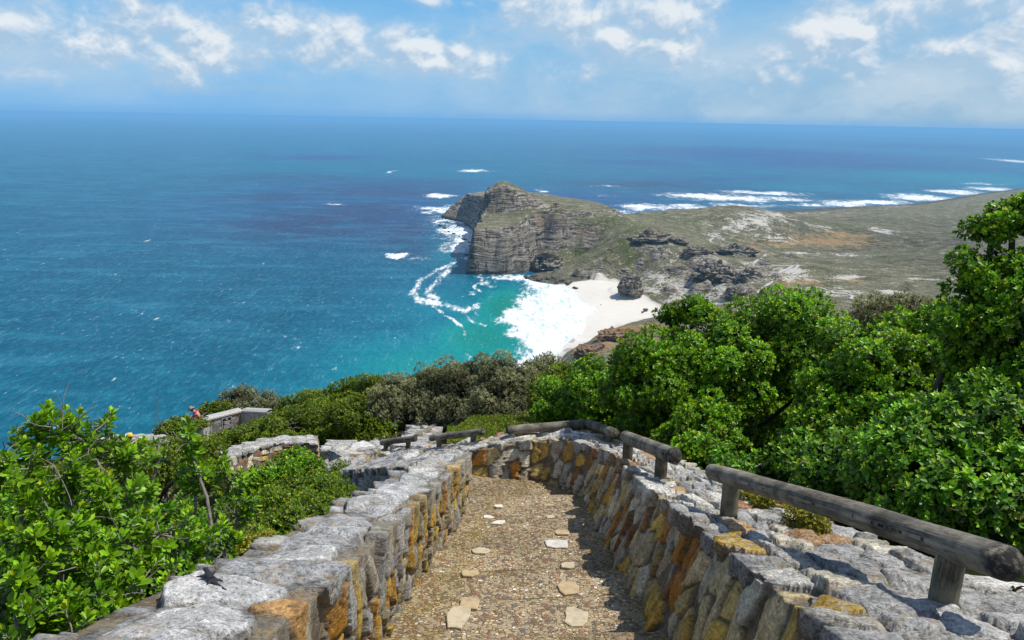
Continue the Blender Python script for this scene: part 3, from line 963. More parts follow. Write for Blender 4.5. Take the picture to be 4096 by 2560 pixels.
def resample(pts, step_fn):
    """Catmull-Rom through rows of (x,y,z,extras...) with a distance dependent step"""
    pts = np.asarray(pts, float)
    P = np.vstack([2 * pts[0] - pts[1], pts, 2 * pts[-1] - pts[-2]])
    dense = []
    for i in range(1, len(P) - 2):
        t = np.linspace(0, 1, 60, endpoint=False)[:, None]
        a, b, c, d = P[i - 1], P[i], P[i + 1], P[i + 2]
        dense.append(.5 * (2 * b + (c - a) * t + (2 * a - 5 * b + 4 * c - d) * t ** 2 + (3 * b - 3 * c + d - a) * t ** 3))
    D = np.vstack(dense + [pts[-1:]])
    L = np.concatenate([[0], np.cumsum(np.linalg.norm(np.diff(D[:, :3], axis=0), axis=1))])
    s = [0.0]
    while s[-1] < L[-1]:
        k = np.searchsorted(L, s[-1])
        k = min(k, len(D) - 1)
        s.append(s[-1] + step_fn(np.linalg.norm(D[k, :3])))
    s = np.array(s[:-1] + [L[-1]])
    R = np.stack([np.interp(s, L, D[:, k]) for k in range(D.shape[1])], -1)
    return R, s


def voronoi(S, V, sites, aniso, block=12000):
    """nearest two sites; returns id, edge distance, local offset"""
    n = len(S)
    pid = np.zeros(n, int)
    ed = np.zeros(n)
    dx = np.zeros((n, 2))
    order = np.argsort(S)
    sx = sites[:, 0]
    so_ = np.argsort(sx)
    sites_s = sites[so_]
    for i in range(0, n, block):
        idx = order[i:i + block]
        lo = np.searchsorted(sites_s[:, 0], S[idx[0]] - 1.3)
        hi = np.searchsorted(sites_s[:, 0], S[idx[-1]] + 1.3)
        c = sites_s[lo:hi]
        a = aniso[so_][lo:hi]
        ds = (S[idx][:, None] - c[None, :, 0])
        dv = (V[idx][:, None] - c[None, :, 1])
        ca, sa = np.cos(a[:, 2])[None], np.sin(a[:, 2])[None]
        u = (ds * ca + dv * sa) * a[None, :, 0]
        w = (-ds * sa + dv * ca) * a[None, :, 1]
        d = np.sqrt(u * u + w * w)
        j = np.argpartition(d, 1, axis=1)[:, :2]
        r = np.arange(len(idx))
        d0, d1 = d[r, j[:, 0]], d[r, j[:, 1]]
        sw = d0 > d1
        j0 = np.where(sw, j[:, 1], j[:, 0])
        pid[idx] = so_[lo + j0]
        ed[idx] = np.abs(d1 - d0) * .5
        dx[idx, 0] = u[r, j0]
        dx[idx, 1] = w[r, j0]
    return pid, ed, dx


def build_wall(name, label, rows, seed, pal_face, pal_top, side=1, face_cell=(.17, .20), top_cell=(.34, .30), step=.0032, vstep=.011, group=None,
               face_mat=None, top_mat=None, top_lift=.03, overhang=.035, rough=1.0, end_cap=(True, True), tilt=0.0, slab=None, hor=False, batter=.03, grey=.5, mortar=.050, flat=1.0):
    """rows: (x, y, z_of_top, width, inner_height, outer_height) along the inner top edge; side=+1 puts the wall body to the right of travel"""
    rng = np.random.default_rng(seed)
    R, s = resample(rows, lambda d: max(.0065, step * d))
    T = R[:, :3]
    tan = np.gradient(T[:, :2], axis=0)
    tan /= np.linalg.norm(tan, axis=1)[:, None] + 1e-9
    N = np.stack([tan[:, 1], -tan[:, 0]], -1) * side
    k = 9
    Np = np.pad(N, ((k, k), (0, 0)), mode='edge')
    N = np.stack([np.convolve(Np[:, i], np.ones(2 * k + 1) / (2 * k + 1), 'valid') for i in (0, 1)], -1)
    N /= np.linalg.norm(N, axis=1)[:, None]
    W, HI, HO = R[:, 3], R[:, 4], R[:, 5]
    hi_m, ho_m, w_m = HI.max(), HO.max(), W.max()
    v = np.concatenate([np.linspace(-hi_m, 0, int(hi_m / vstep) + 2), np.linspace(0, w_m, int(w_m / vstep) + 2)[1:], w_m + np.linspace(0, ho_m, int(ho_m / (vstep * 2.2)) + 2)[1:]])
    ns, nv = len(s), len(v)
    S, Vv = np.meshgrid(s, v, indexing='ij')
    inner = np.clip(-Vv, 0, None) / hi_m            # 0..1 down the inner face
    topf = np.clip(Vv, 0, w_m) / w_m
    outer = np.clip(Vv - w_m, 0, None) / ho_m
    off = topf * W[:, None] - inner * batter + outer * .04 + .03
    zz = T[:, 2][:, None] - .068 * rough - inner * HI[:, None] - outer * HO[:, None]
    X = T[:, 0][:, None] + N[:, 0][:, None] * off
    Y = T[:, 1][:, None] + N[:, 1][:, None] * off
    # surface normal blended round the arrises
    r = .018
    wi = sstep(.035, .0, Vv)
    wo = sstep(w_m - .035, w_m, Vv)
    wt = sstep(-.035, 0, Vv) * sstep(w_m + .035, w_m, Vv)
    NX = N[:, 0][:, None] * (wo - wi)
    NY = N[:, 1][:, None] * (wo - wi)
    NZ = wt
    # stones
    L = s[-1]
    sites, an, kind = [], [], []
    fc, fv = face_cell
    y = -hi_m - fv
    row = 0
    while y < -.10:
        x = rng.uniform(-fc, 0)
        while x < L + fc:
            if rng.random() > .12:
                sites.append((x + rng.uniform(-.28, .28) * fc, y + rng.uniform(-.28, .28) * fv))
                if hor:
                    an.append((rng.uniform(.75, .95), rng.uniform(1.5, 1.9), rng.uniform(-.06, .06) + tilt))
                else:
                    an.append((rng.uniform(1.05, 1.6), rng.uniform(.62, .95), rng.uniform(-.3, .3) + tilt))
                kind.append(0)
            x += fc * rng.uniform(.7, 1.35)
        y += fv * .92
        row += 1
    tc, tv = top_cell
    x = -tc
    while x < L + tc:
        wl = np.interp(min(max(x, 0), L), s, W) / 1.0
        nacross = max(1, int(round(w_m / tv)))
        for a in range(nacross):
            yy = (a + .5) / nacross * w_m * 1.0 + rng.uniform(-.18, .18) * w_m / nacross
            if a == 0:
                yy -= .02
            sites.append((x + rng.uniform(-.35, .35) * tc, yy))
            an.append((rng.uniform(.75, 1.2), rng.uniform(.75, 1.1), rng.uniform(-.5, .5)))
            kind.append(1)
        x += tc * rng.uniform(.7, 1.3)
    y = w_m + .16
    while y < w_m + ho_m + fv:
        x = rng.uniform(-fc, 0)
        while x < L + fc:
            sites.append((x + rng.uniform(-.3, .3) * fc, y + rng.uniform(-.3, .3) * fv))
            an.append((rng.uniform(.9, 1.3), rng.uniform(.8, 1.1), rng.uniform(-.3, .3)))
            kind.append(2)
            x += fc * 1.3 * rng.uniform(.75, 1.3)
        y += fv * 1.1
    sites, an, kind = np.array(sites), np.array(an), np.array(kind)
    XYZ = np.stack([X, Y, zz], -1)
    wrp = .011 * rough
    Sw = S + wrp * fbm(XYZ * 9, seed + 1, 4) + .006 * vnoise(XYZ * 40, seed + 3)
    Vw = Vv + wrp * fbm(XYZ * 9 + 31, seed + 2, 4) + .006 * vnoise(XYZ * 40 + 7, seed + 4)
    pid, ed, dx = voronoi(Sw.ravel(), Vw.ravel(), sites, an)
    pid, ed = pid.reshape(S.shape), ed.reshape(S.shape)
    du, dw = dx[:, 0].reshape(S.shape), dx[:, 1].reshape(S.shape)
    kd = kind[pid]
    ns_ = len(sites)
    offc = np.where(kind == 1, rng.uniform(-.012, .016, ns_) * flat + top_lift, rng.uniform(-.014, .026, ns_)) * rough
    tu, tw = rng.normal(0, .10, ns_) * np.where(kind == 1, flat, 1), rng.normal(0, .10, ns_) * np.where(kind == 1, flat, 1)
    lam = rng.uniform(0, PI, ns_)
    rise = np.where(kd == 1, .040, .036) * rough * (sstep(.0, .011, ed) * .86 + .14 * sstep(0, .05, ed))
    phi, kk = rng.uniform(0, 2 * PI, ns_), rng.uniform(.015, .09, ns_)
    cut = np.clip(np.cos(phi[pid]) * du + np.sin(phi[pid]) * dw - kk[pid], 0, .1) * .55
    disp = rise + offc[pid] + tu[pid] * np.clip(du, -.2, .2) + tw[pid] * np.clip(dw, -.2, .2) - cut
    disp = disp * np.clip(ed / .010, 0.12, 1)
    # bedding: fine ridges across each stone in its own direction plus broken roughness
    rid = np.cos(lam[pid]) * du + np.sin(lam[pid]) * dw
    rip = vnoise(np.stack([rid * 60, (np.cos(lam[pid]) * dw - np.sin(lam[pid]) * du) * 8, pid * 3.7], -1), seed + 5)
    stepn = np.round(fbm(XYZ * 6.0, seed + 6, 4, .55) * 5) / 5
    disp = disp + (.0040 * rip + .007 * fbm(XYZ * 14, seed + 7, 5, .66) + .007 * stepn) * rough * np.clip(ed / .012, .3, 1)
    chips = np.clip(fbm(XYZ * 15 + 3, seed + 8, 3) - .3, 0, 1)
    disp = disp - .03 * chips * rough
    # lime mortar struck nearly flush between the coping stones
    lvl = np.where(kd == 1, mortar * rough + .012 * fbm(XYZ * 6 + 11, seed + 12, 4), (.016 + .010 * fbm(XYZ * 6 + 11, seed + 12, 3)) * rough)
    mfill = sstep(lvl + .005, lvl, disp)
    disp = np.maximum(disp, lvl)
    # long arris of the coping juts and breaks back irregularly
    edge_i = np.exp(-((Vv + .03) / .07) ** 2)
    jut = (rng.uniform(-.02, 1.0, ns_) * overhang)[pid] * (kd == 1)
    disp = disp + edge_i * jut
    fade = np.ones_like(S)
    X2, Y2, Z2 = X + NX * disp, Y + NY * disp, zz + NZ * disp
    # colours
    pf, pt_ = np.array(pal_face), np.array(pal_top)
    cs = np.where((kind > 0)[:, None], pt_[rng.integers(0, len(pt_), ns_)], pf[rng.integers(0, len(pf), ns_)])
    cs = cs * rng.uniform(.8, 1.18, ns_)[:, None]
    C = cs[pid]
    if slab is not None:
        C = slab(X2, Y2, Z2, C, kd)
    mort = sstep(.016, .004, ed)[..., None] * .85 * (kd != 1)[..., None]
    mcol = np.array([.13, .11, .08]) if not (kind == 1).all() else np.array([.3, .3, .28])
    C = C * (1 - mort) + mcol * mort
    mc = np.where((kd == 1)[..., None], np.array([.27, .262, .24]), np.array([.24, .195, .13])) * (1 + .25 * fbm(XYZ * 30, seed + 13, 3))[..., None]
    C = C * (1 - mfill[..., None]) + mc * mfill[..., None]
    # weathered grey creeping down from the coping
    gr = np.clip(sstep(-.22, .0, Vv + .12 * fbm(XYZ * 5, seed + 9, 3)) * grey, 0, 1) * (kd == 0)
    C = C * (1 - gr[..., None]) + np.array([.40, .385, .34]) * gr[..., None]
    V = np.stack([X2, Y2, Z2], -1).reshape(-1, 3)
    fcs = grid_faces(ns, nv)
    kf = kd.ravel()[fcs[:, 0]]
    cid = (np.arange(len(fcs)))
    # butt ends
    root = empty(name, (float(T[len(T) // 2, 0] + N[len(T) // 2, 0] * W.mean() / 2), float(T[len(T) // 2, 1] + N[len(T) // 2, 1] * W.mean() / 2), float(T[len(T) // 2, 2] - HI.mean())))
    tag(root, label, 'wall', group)
    ends = []
    for e, do in ((0, end_cap[0]), (ns - 1, end_cap[1])):
        if do:
            ends.append(e)
    for pname, sel, mt in (('wall_face', kf != 1, face_mat or STONE_FACE), ('coping', kf == 1, top_mat or STONE_TOP)):
        f = fcs[sel]
        VV, CC = V, C.reshape(-1, 3)
        if pname == 'wall_face' and ends:
            add_v, add_c, add_f = [], [], []
            base = len(V)
            for e in ends:
                ring = V[e * nv:(e + 1) * nv]
                i0, i1 = 0, int(np.argmin(np.abs(v - 0)))
                # a rough end face: rings pulled to a spine
                m = 14
                spine = np.array([ring[:, 0].mean(), ring[:, 1].mean()])
                vin = ring[(v <= 0)]
                vout = ring[::-1][:1]
                A = ring[v <= 0][::-1]
                B_ = ring[v >= w_m]
                zt = np.linspace(0, 1, 60)
                ai = np.stack([np.interp(zt, np.linspace(0, 1, len(A)), A[:, k_]) for k_ in range(3)], -1)
                bi = np.stack([np.interp(zt, np.linspace(0, 1, len(B_)), B_[:, k_]) for k_ in range(3)], -1)
                uu = np.linspace(0, 1, 40)[None, :, None]
                G = ai[:, None] * (1 - uu) + bi[:, None] * uu
                tdir = tan[e] * (1 if e else -1)
                bulge = .03 * fbm(G * 8, seed + 20, 4) + .015
                G[..., 0] += tdir[0] * bulge * (4 * uu[..., 0] * (1 - uu[..., 0])) ** .3
                G[..., 1] += tdir[1] * bulge * (4 * uu[..., 0] * (1 - uu[..., 0])) ** .3
                cn = pf[(np.abs(np.floor(fbm(G * 4, seed + 21, 2) * 9)).astype(int)) % len(pf)]
                add_v.append(G.reshape(-1, 3))
                add_c.append(cn.reshape(-1, 3))
                gf = grid_faces(60, 40) + base
                add_f.append(gf if e == 0 else gf[:, ::-1])
                base += 60 * 40
            VV = np.vstack([V] + add_v)
            CC = np.vstack([CC] + add_c)
            f = np.vstack([f] + add_f)
        used = np.unique(f)
        remap = np.zeros(len(VV), int)
        remap[used] = np.arange(len(used))
        f2 = remap[f]
        if side < 0:
            f2 = f2[:, ::-1]
        me = np_mesh(pname, VV[used], f2, cols=CC[used])
        link(pname, me, mt, root)
    return root


def stair_z(y):
    return STAIR_A + STAIR_B * y


def zr(px, py, Y):
    return float(at(px, py, Y)[2])


def wl(y, x, w, hi=.78, ho=1.3, lift=.70):
    return (x, y, stair_z(y) + lift, w, hi, ho)


def big_slab(X, Y, Z, C, kd):
    # white patch on the slab by the lizard
    b = np.clip(1.8 * np.exp(-((X + 1.32) / .17) ** 2 - ((Y - 2.62) / .20) ** 2), 0, 1)[..., None] * (kd == 1)[..., None]
    n = sstep(-.1, .25, fbm(np.stack([X, Y, Z], -1) * 14, 77, 4) + 1.5 * b[..., 0] - .5)[..., None]
    return C * (1 - b * n) + np.array([.78, .76, .72]) * b * n


build_wall('stone_wall', 'long grey topped rubble wall with golden inner face left of the stairs',
           [wl(1.2, -.93, .62, lift=.71), wl(1.9, -.86, .62, lift=.71), wl(2.6, -.80, .59, lift=.71), wl(3.4, -.73, .53, lift=.71), wl(4.4, -.69, .47), wl(5.4, -.62, .42), wl(6.4, -.55, .38), wl(7.4, -.49, .34), wl(8.3, -.45, .33)],
           11, PAL_LEFT, PAL_GREY, side=-1, batter=-.07, grey=.30, flat=.8, mortar=.040, face_cell=(.105, .21), top_cell=(.36, .46), slab=big_slab, tilt=.15, rough=1.1)
build_wall('stone_wall', 'grey rubble wall turning back left behind the hairpin end of the stairs',
           [(-.54, 8.8, zr(464, 452, 8.8), .34, .8, 1.2), (-1.15, 9.2, zr(405, 454, 9.2), .36, .8, 1.3), (-1.85, 9.75, zr(362, 457.5, 9.75), .38, .8, 1.4), (-2.7, 10.35, zr(316, 461.5, 10.35), .38, .8, 1.4)],
           23, PAL_GREY, PAL_GREY, side=-1, face_cell=(.13, .16), top_cell=(.34, .22), face_mat=STONE_TOP, rough=1.2)
build_wall('stone_wall', 'golden rubble wall with mixed pale coping right of the stairs, curving round the bottom',
           [(1.24, 1.0, stair_z(1.0) + .70, 1.45, .85, .5), (1.21, 1.8, stair_z(1.8) + .70, 1.35, .85, .5), (1.19, 2.6, stair_z(2.6) + .70, 1.2, .82, .5), (1.18, 3.4, stair_z(3.4) + .70, .95, .8, .5),
            (1.17, 4.4, stair_z(4.4) + .70, .80, .8, .5), (1.15, 5.4, stair_z(5.4) + .70, .70, .8, .5), (1.17, 6.6, stair_z(6.6) + .70, .64, .8, .5), (1.19, 8.0, stair_z(8.0) + .70, .60, .8, .5),
            (1.17, 9.1, stair_z(9.1) + .64, .50, .85, .6), (1.00, 9.62, zr(583, 443, 9.62), .40, .85, .6), (.74, 9.92, zr(560, 438, 9.92), .36, .85, .6), (.38, 10.06, zr(534, 440, 10.06), .34, .85, .6), (0.0, 10.1, zr(510, 442, 10.1), .34, .8, .6),
            (-.55, 10.2, zr(470, 448.5, 10.2), .34, .7, .6), (-1.2, 10.65, zr(430, 451.5, 10.65), .34, .7, .6), (-1.9, 11.35, zr(388, 454, 11.35), .34, .6, .6), (-2.15, 11.6, zr(376, 455, 11.6), .34, .6, .6)],
           37, PAL_FACE, PAL_WARMTOP + PAL_WARMTOP[:6] + PAL_GREY + PAL_GREY[:2], side=1, face_cell=(.16, .27), top_cell=(.30, .26), rough=1.05, overhang=.05, batter=.27, grey=.15, mortar=.036)
print('walls', time.time() - T0)


# ------------------------------------------------------------------ stairs
def pebble_material():
    m, t = material('pebble_concrete')
    p = t.pos()
    wv = t.vmath('ADD', p, t.vmath('MULTIPLY', t.vmath('SUBTRACT', t.noise(p, 14, 3, col=True), (.5, .5, .5)), (.02, .02, .02)))
    sc = 34.0
    vm = t.mapping(wv, (1, 1.15, 1))
    cell = t.vor(vm, sc, 'F1', 'Color')
    edge = t.vor(vm, sc, 'DISTANCE_TO_EDGE', 'Distance')
    sep = t.new('ShaderNodeSeparateColor')
    t.put(sep.inputs[0], cell)
    peb = t.ramp(sep.outputs[0], [(0.0, (.24, .15, .08)), (.14, (.40, .30, .17)), (.28, (.50, .40, .25)), (.42, (.30, .17, .12)), (.55, (.44, .35, .21)), (.68, (.16, .15, .14)), (.78, (.58, .48, .31)), (.9, (.38, .21, .12)), (.95, (.70, .65, .56))], 'CONSTANT')
    peb = t.mix(.5, peb, t.ramp(t.noise(p, 90, 3), [(.3, .6), (.7, 1.3)]), 'MULTIPLY')
    gap = t.ramp(edge, [(.03, 1.0), (.13, 0.0)])
    keep = t.ramp(sep.outputs[1], [(.0, 1.0), (.26, 1.0), (.27, 0.0)], 'CONSTANT')
    gap = t.math('MAXIMUM', gap, t.math('MULTIPLY', keep, .9))
    mort = t.mix(t.noise(p, 30, 5, .7), (.25, .21, .14), (.45, .385, .28))
    c = t.mix(gap, peb, mort)
    stn = t.noise(p, 1.6, 5, .65)
    c = t.mix(1.0, c, t.ramp(stn, [(.38, (.70, .67, .61)), (.62, (1.08, 1.035, .96))]), 'MULTIPLY')
    moss = t.math('MULTIPLY', t.attr('moss'), t.ramp(t.noise(p, 8, 5, .7), [(.38, .0), (.6, 1.0)]))
    c = t.mix(moss, c, (.26, .19, .035))
    t.put(t.bsdf.inputs['Base Color'], c)
    t.bsdf.inputs['Roughness'].default_value = .85
    t.bsdf.inputs['Specular IOR Level'].default_value = .2
    h = t.math('ADD', t.math('MULTIPLY', t.math('SUBTRACT', 1.0, gap), 1.3), t.math('MULTIPLY', sep.outputs[2], .5))
    t.put(t.bsdf.inputs['Normal'], t.bump(h, 1.0, .012))
    return m


PEB = pebble_material()
TREAD, RISER0 = .725, STAIR_B
NOSE = [4.02 - .72 * 5 + .725 * i for i in range(14)]     # forward distance of each nosing
STEPZ = []


def path_surface():
    """stepped path down to the landing, then the level turn to the left and the flight beyond"""
    Vs, Fs, M = [], [], []
    base = 0
    ys_all = [-1.2] + [n for n in NOSE if n < 9.6]
    for i, yn in enumerate(ys_all[1:]):
        y0 = ys_all[i]
        zn = stair_z(yn)
        z0 = zn + .075 if i else zn + .3
        nx, ny = 70, 46
        for part in ('tread', 'riser'):
            u = np.linspace(-1, 1, nx)
            if part == 'tread':
                vv = np.linspace(0, 1, ny)
            else:
                vv = np.linspace(0, 1, 10)
            U, VV = np.meshgrid(u, vv, indexing='ij')
            xl = np.interp(yn, [0, 2, 4.5, 9, 11], [-1.2, -1.12, -.98, -.62, -.6])
            xr = 1.25
            x = xl + (U + 1) / 2 * (xr - xl)
            def edge_at(yy, k):
                return .05 * x + .02 * np.sin(x * 3 + k) + .018 * fbm(P3(x * 4, yy * 3.0), 91, 3)
            if part == 'tread':
                y = y0 + (yn - y0) * VV
                z = z0 + (zn - z0) * VV
                edge = .5 * np.exp(-((1 - VV) / .12) ** 2)
                zz_ = z + .010 * fbm(P3(x * 3, y * 3), 90, 3) - .03 * np.exp(-((1 - VV) / .045) ** 2)
            else:
                znext = stair_z(yn + .725) + .075
                y = yn + .002 * VV
                z = zn - .03 + (znext - .02 - zn + .03) * VV
                zz_ = z
                edge = .4 + 0 * VV
            e1 = edge_at(yn, i)
            e0 = edge_at(y0, i - 1)
            yb = y + (e0 * (1 - VV) + e1 * VV if part == 'tread' else e1)
            if part == 'tread':
                yb = yb - .03 * (1 - VV) ** 8
            Vs.append(np.stack([x, yb, zz_], -1).reshape(-1, 3))
            side = np.exp(-((x - xr + .28) / .14) ** 2) + np.exp(-((x - xl - .42) / .16) ** 2)
            M.append(np.clip(.55 * side + edge, 0, 1).ravel())
            Fs.append(grid_faces(*x.shape)[:, ::-1] + base)
            base += x.size
    # landing and onward ramp
    xs = np.linspace(-5.0, 1.3, 120)
    ys = np.linspace(ys_all[-1] - .02, 13.0, 70)
    X, Y = np.meshgrid(xs, ys, indexing='ij')
    st = np.floor(np.clip(-X - .35, 0, None) / .6) * .16
    z = stair_z(ys_all[-1] + .725) + .06 - st - .02 * (Y - 9.5) + .008 * fbm(P3(X * 3, Y * 3), 93, 3)
    Vs.append(np.stack([X, Y, z], -1).reshape(-1, 3))
    M.append((.25 + .5 * np.exp(-((X - .9) / .2) ** 2)).ravel())
    gf = grid_faces(*X.shape)
    cxf, cyf = X.ravel()[gf].mean(1), Y.ravel()[gf].mean(1)
    far = np.interp(cxf, [-2.4, -1.9, -1.2, -.55, 0, .35, .72, 1.0, 1.15], [11.8, 11.5, 10.85, 10.4, 10.28, 10.25, 10.1, 9.8, 9.2])
    nearl = np.interp(cxf, [-2.75, -1.85, -1.2, -.52, -.4], [10.4, 9.95, 9.5, 9.1, 8.4])
    gf = gf[(cyf < far) & (cyf > nearl) & (cxf > -2.6)]
    Fs.append(gf[:, ::-1] + base)
    me = np_mesh('stair_path', np.vstack(Vs), np.vstack(Fs), attrs=dict(moss=np.concatenate(M)))
    o = tag(link('path', me, PEB), kind='structure')
    return o, ys_all


PATH, YS = path_surface()


def flat_stone_material():
    m, t = material('pale_flagstone')
    p = t.pos()
    n = t.noise(p, 16, 6, .7)
    c = t.mix(1.0, t.attr('col', 'Color'), t.ramp(n, [(.3, .72), (.5, 1.0), (.75, 1.2)]), 'MULTIPLY')
    c = t.mix(t.ramp(t.noise(p, 60, 3), [(.62, 0), (.7, .5)]), c, (.14, .11, .08))
    t.put(t.bsdf.inputs['Base Color'], c)
    t.bsdf.inputs['Roughness'].default_value = .9
    t.bsdf.inputs['Specular IOR Level'].default_value = .15
    t.put(t.bsdf.inputs['Normal'], t.bump(n, .5, .008))
    return m


FLAG = flat_stone_material()


def path_z(x, y):
    for i in range(1, len(YS)):
        yn = YS[i] + .05 * x
        y0 = YS[i - 1] + .05 * x
        if y <= yn:
            zn = stair_z(YS[i])
            return zn + .075 * (yn - y) / (yn - y0)
    return stair_z(YS[-1] + .725) + .06


def flag(px, py, w, h, col, seed):
    """flat stone let into the treads, from its centre in the 2419 view; w,h in the same units"""
    rng = np.random.default_rng(seed)
    for it in range(1):
        c = on_plane(*q(px, py), STAIR_A + .04, STAIR_B)
    dist = np.linalg.norm(c)
    hw = w / 1826 * dist / 2 * .98
    hd = h / 1826 * dist / 2 * 2.5
    ni = min(range(1, len(YS)), key=lambda i: abs((YS[i] + YS[i - 1]) / 2 + .05 * c[0] - c[1]))
    y0, y1 = YS[ni - 1] + .05 * c[0] + .27, YS[ni] + .05 * c[0] - .04
    if c[1] < YS[-1] + .1:
        hd = min(hd, (y1 - y0) / 2)
        c[1] = min(max(c[1], y0 + hd), y1 - hd)
    n = 9
    ang = np.sort(rng.uniform(0, 2 * PI, n)) * .4 + np.linspace(0, 2 * PI, n, endpoint=False) * .6
    rad = np.array([1 / max(abs(math.cos(a)), abs(math.sin(a))) for a in ang]) * rng.uniform(.78, 1.04, n)
    xs, ys = c[0] + hw * rad * np.cos(ang), c[1] + hd * rad * np.sin(ang)
    zs = np.array([path_z(x, min(y, 9.4)) for x, y in zip(xs, ys)])
    # keep it on one tread
    ctr_z = path_z(c[0], c[1])
    okm = np.abs(zs - ctr_z) < .09
    zs = np.where(okm, zs, ctr_z)
    ys = np.where(okm, ys, c[1] + (ys - c[1]) * .55)
    zs = np.array([path_z(x, y) for x, y in zip(xs, ys)])
    zs = np.clip(zs, ctr_z - .07, ctr_z + .07)
    top = np.stack([xs, ys, zs + .015], -1)
    ins = top * 1.0
    ins[:, :2] = c[:2] + (top[:, :2] - c[:2]) * .93
    ins[:, 2] += .004
    bot = top.copy()
    bot[:, 2] -= .05
    V = np.vstack([bot, top, ins, [[c[0], c[1], ins[:, 2].mean()]]])
    k = np.arange(n)
    k2 = (k + 1) % n
    F4 = np.vstack([np.stack([k, k2, n + k2, n + k], -1), np.stack([n + k, n + k2, 2 * n + k2, 2 * n + k], -1)])
    F3 = np.stack([2 * n + k, 2 * n + k2, np.full(n, 3 * n)], -1)
    me = np_mesh('inset_stone', V, [F4, F3], cols=np.tile(np.array([col]), (len(V), 1)), smooth=False)
    link('inset_stone', me, FLAG, PATH)


CREAM, WHITE_, TAN, GREYW = (.48, .41, .28), (.62, .58, .50), (.44, .34, .20), (.54, .52, .47)
for k, a in enumerate([(1073, 1475, 62, 48, CREAM), (1376, 1478, 62, 40, CREAM), (1110, 1402, 46, 22, TAN), (1353, 1390, 54, 26, TAN), (1110, 1337, 44, 14, TAN), (1350, 1331, 32, 14, CREAM),
                       (1136, 1288, 44, 12, CREAM), (1320, 1282, 56, 20, GREYW), (1328, 1247, 40, 10, TAN), (1178, 1219, 32, 9, WHITE_), (1155, 1201, 26, 8, WHITE_), (1178, 1184, 22, 7, WHITE_), (1302, 1204, 22, 7, CREAM), (1207, 1157, 26, 9, CREAM), (1300, 1183, 26, 7, TAN)]):
    flag(*a[:4], a[4], 200 + k)


# ------------------------------------------------------------------ log handrails
def wood_material(name, c0, c1, axis):
    m, t = material(name)
    tc = t.new('ShaderNodeTexCoord').outputs['Object']
    p = t.pos()
    a = t.attr('along')
    r_ = t.attr('round')
    cmb = t.new('ShaderNodeCombineXYZ')
    t.put(cmb.inputs[0], t.math('MULTIPLY', a, 2.2))
    t.put(cmb.inputs[1], t.math('MULTIPLY', r_, 9.0))
    grain = t.noise(cmb.outputs[0], 3.0, 7, .7)
    blot = t.noise(p, 5.0, 6, .68)
    crk = t.noise(t.mapping(cmb.outputs[0], (.6, 3.2, 1)), 2.4, 4, .6, .4)
    c = t.mix(t.ramp(grain, [(.3, 0), (.7, 1)]), c0, c1)
    c = t.mix(t.ramp(blot, [(.40, 0.0), (.62, .8)]), c, tuple(v * .33 for v in c0))
    c = t.mix(t.ramp(t.noise(t.mapping(cmb.outputs[0], (1.5, 4, 1)), 4, 5, .7), [(.6, 0), (.72, .6)]), c, (.30, .295, .27))
    crack = t.ramp(crk, [(.470, 0.0), (.494, 1.0), (.506, 1.0), (.53, 0.0)])
    crack = t.math('MULTIPLY', crack, t.ramp(t.noise(p, 4.0, 2), [(.45, 0), (.53, 1)]))
    c = t.mix(crack, c, (.012, .011, .010))
    c = t.mix(t.math('MULTIPLY', t.attr('tip'), t.ramp(t.noise(p, 26, 5, .7), [(.36, 0), (.52, 1)])), c, (.030, .028, .026))
    t.put(t.bsdf.inputs['Base Color'], c)
    t.bsdf.inputs['Roughness'].default_value = .8
    t.bsdf.inputs['Specular IOR Level'].default_value = .25
    t.put(t.bsdf.inputs['Normal'], t.bump(t.math('SUBTRACT', grain, t.math('MULTIPLY', crack, 2.0)), .7, .008))
    return m


WOOD = wood_material('weathered_log', (.175, .155, .115), (.40, .36, .285), 0)
WOODP = wood_material('weathered_post', (.13, .122, .08), (.29, .27, .19), 0)


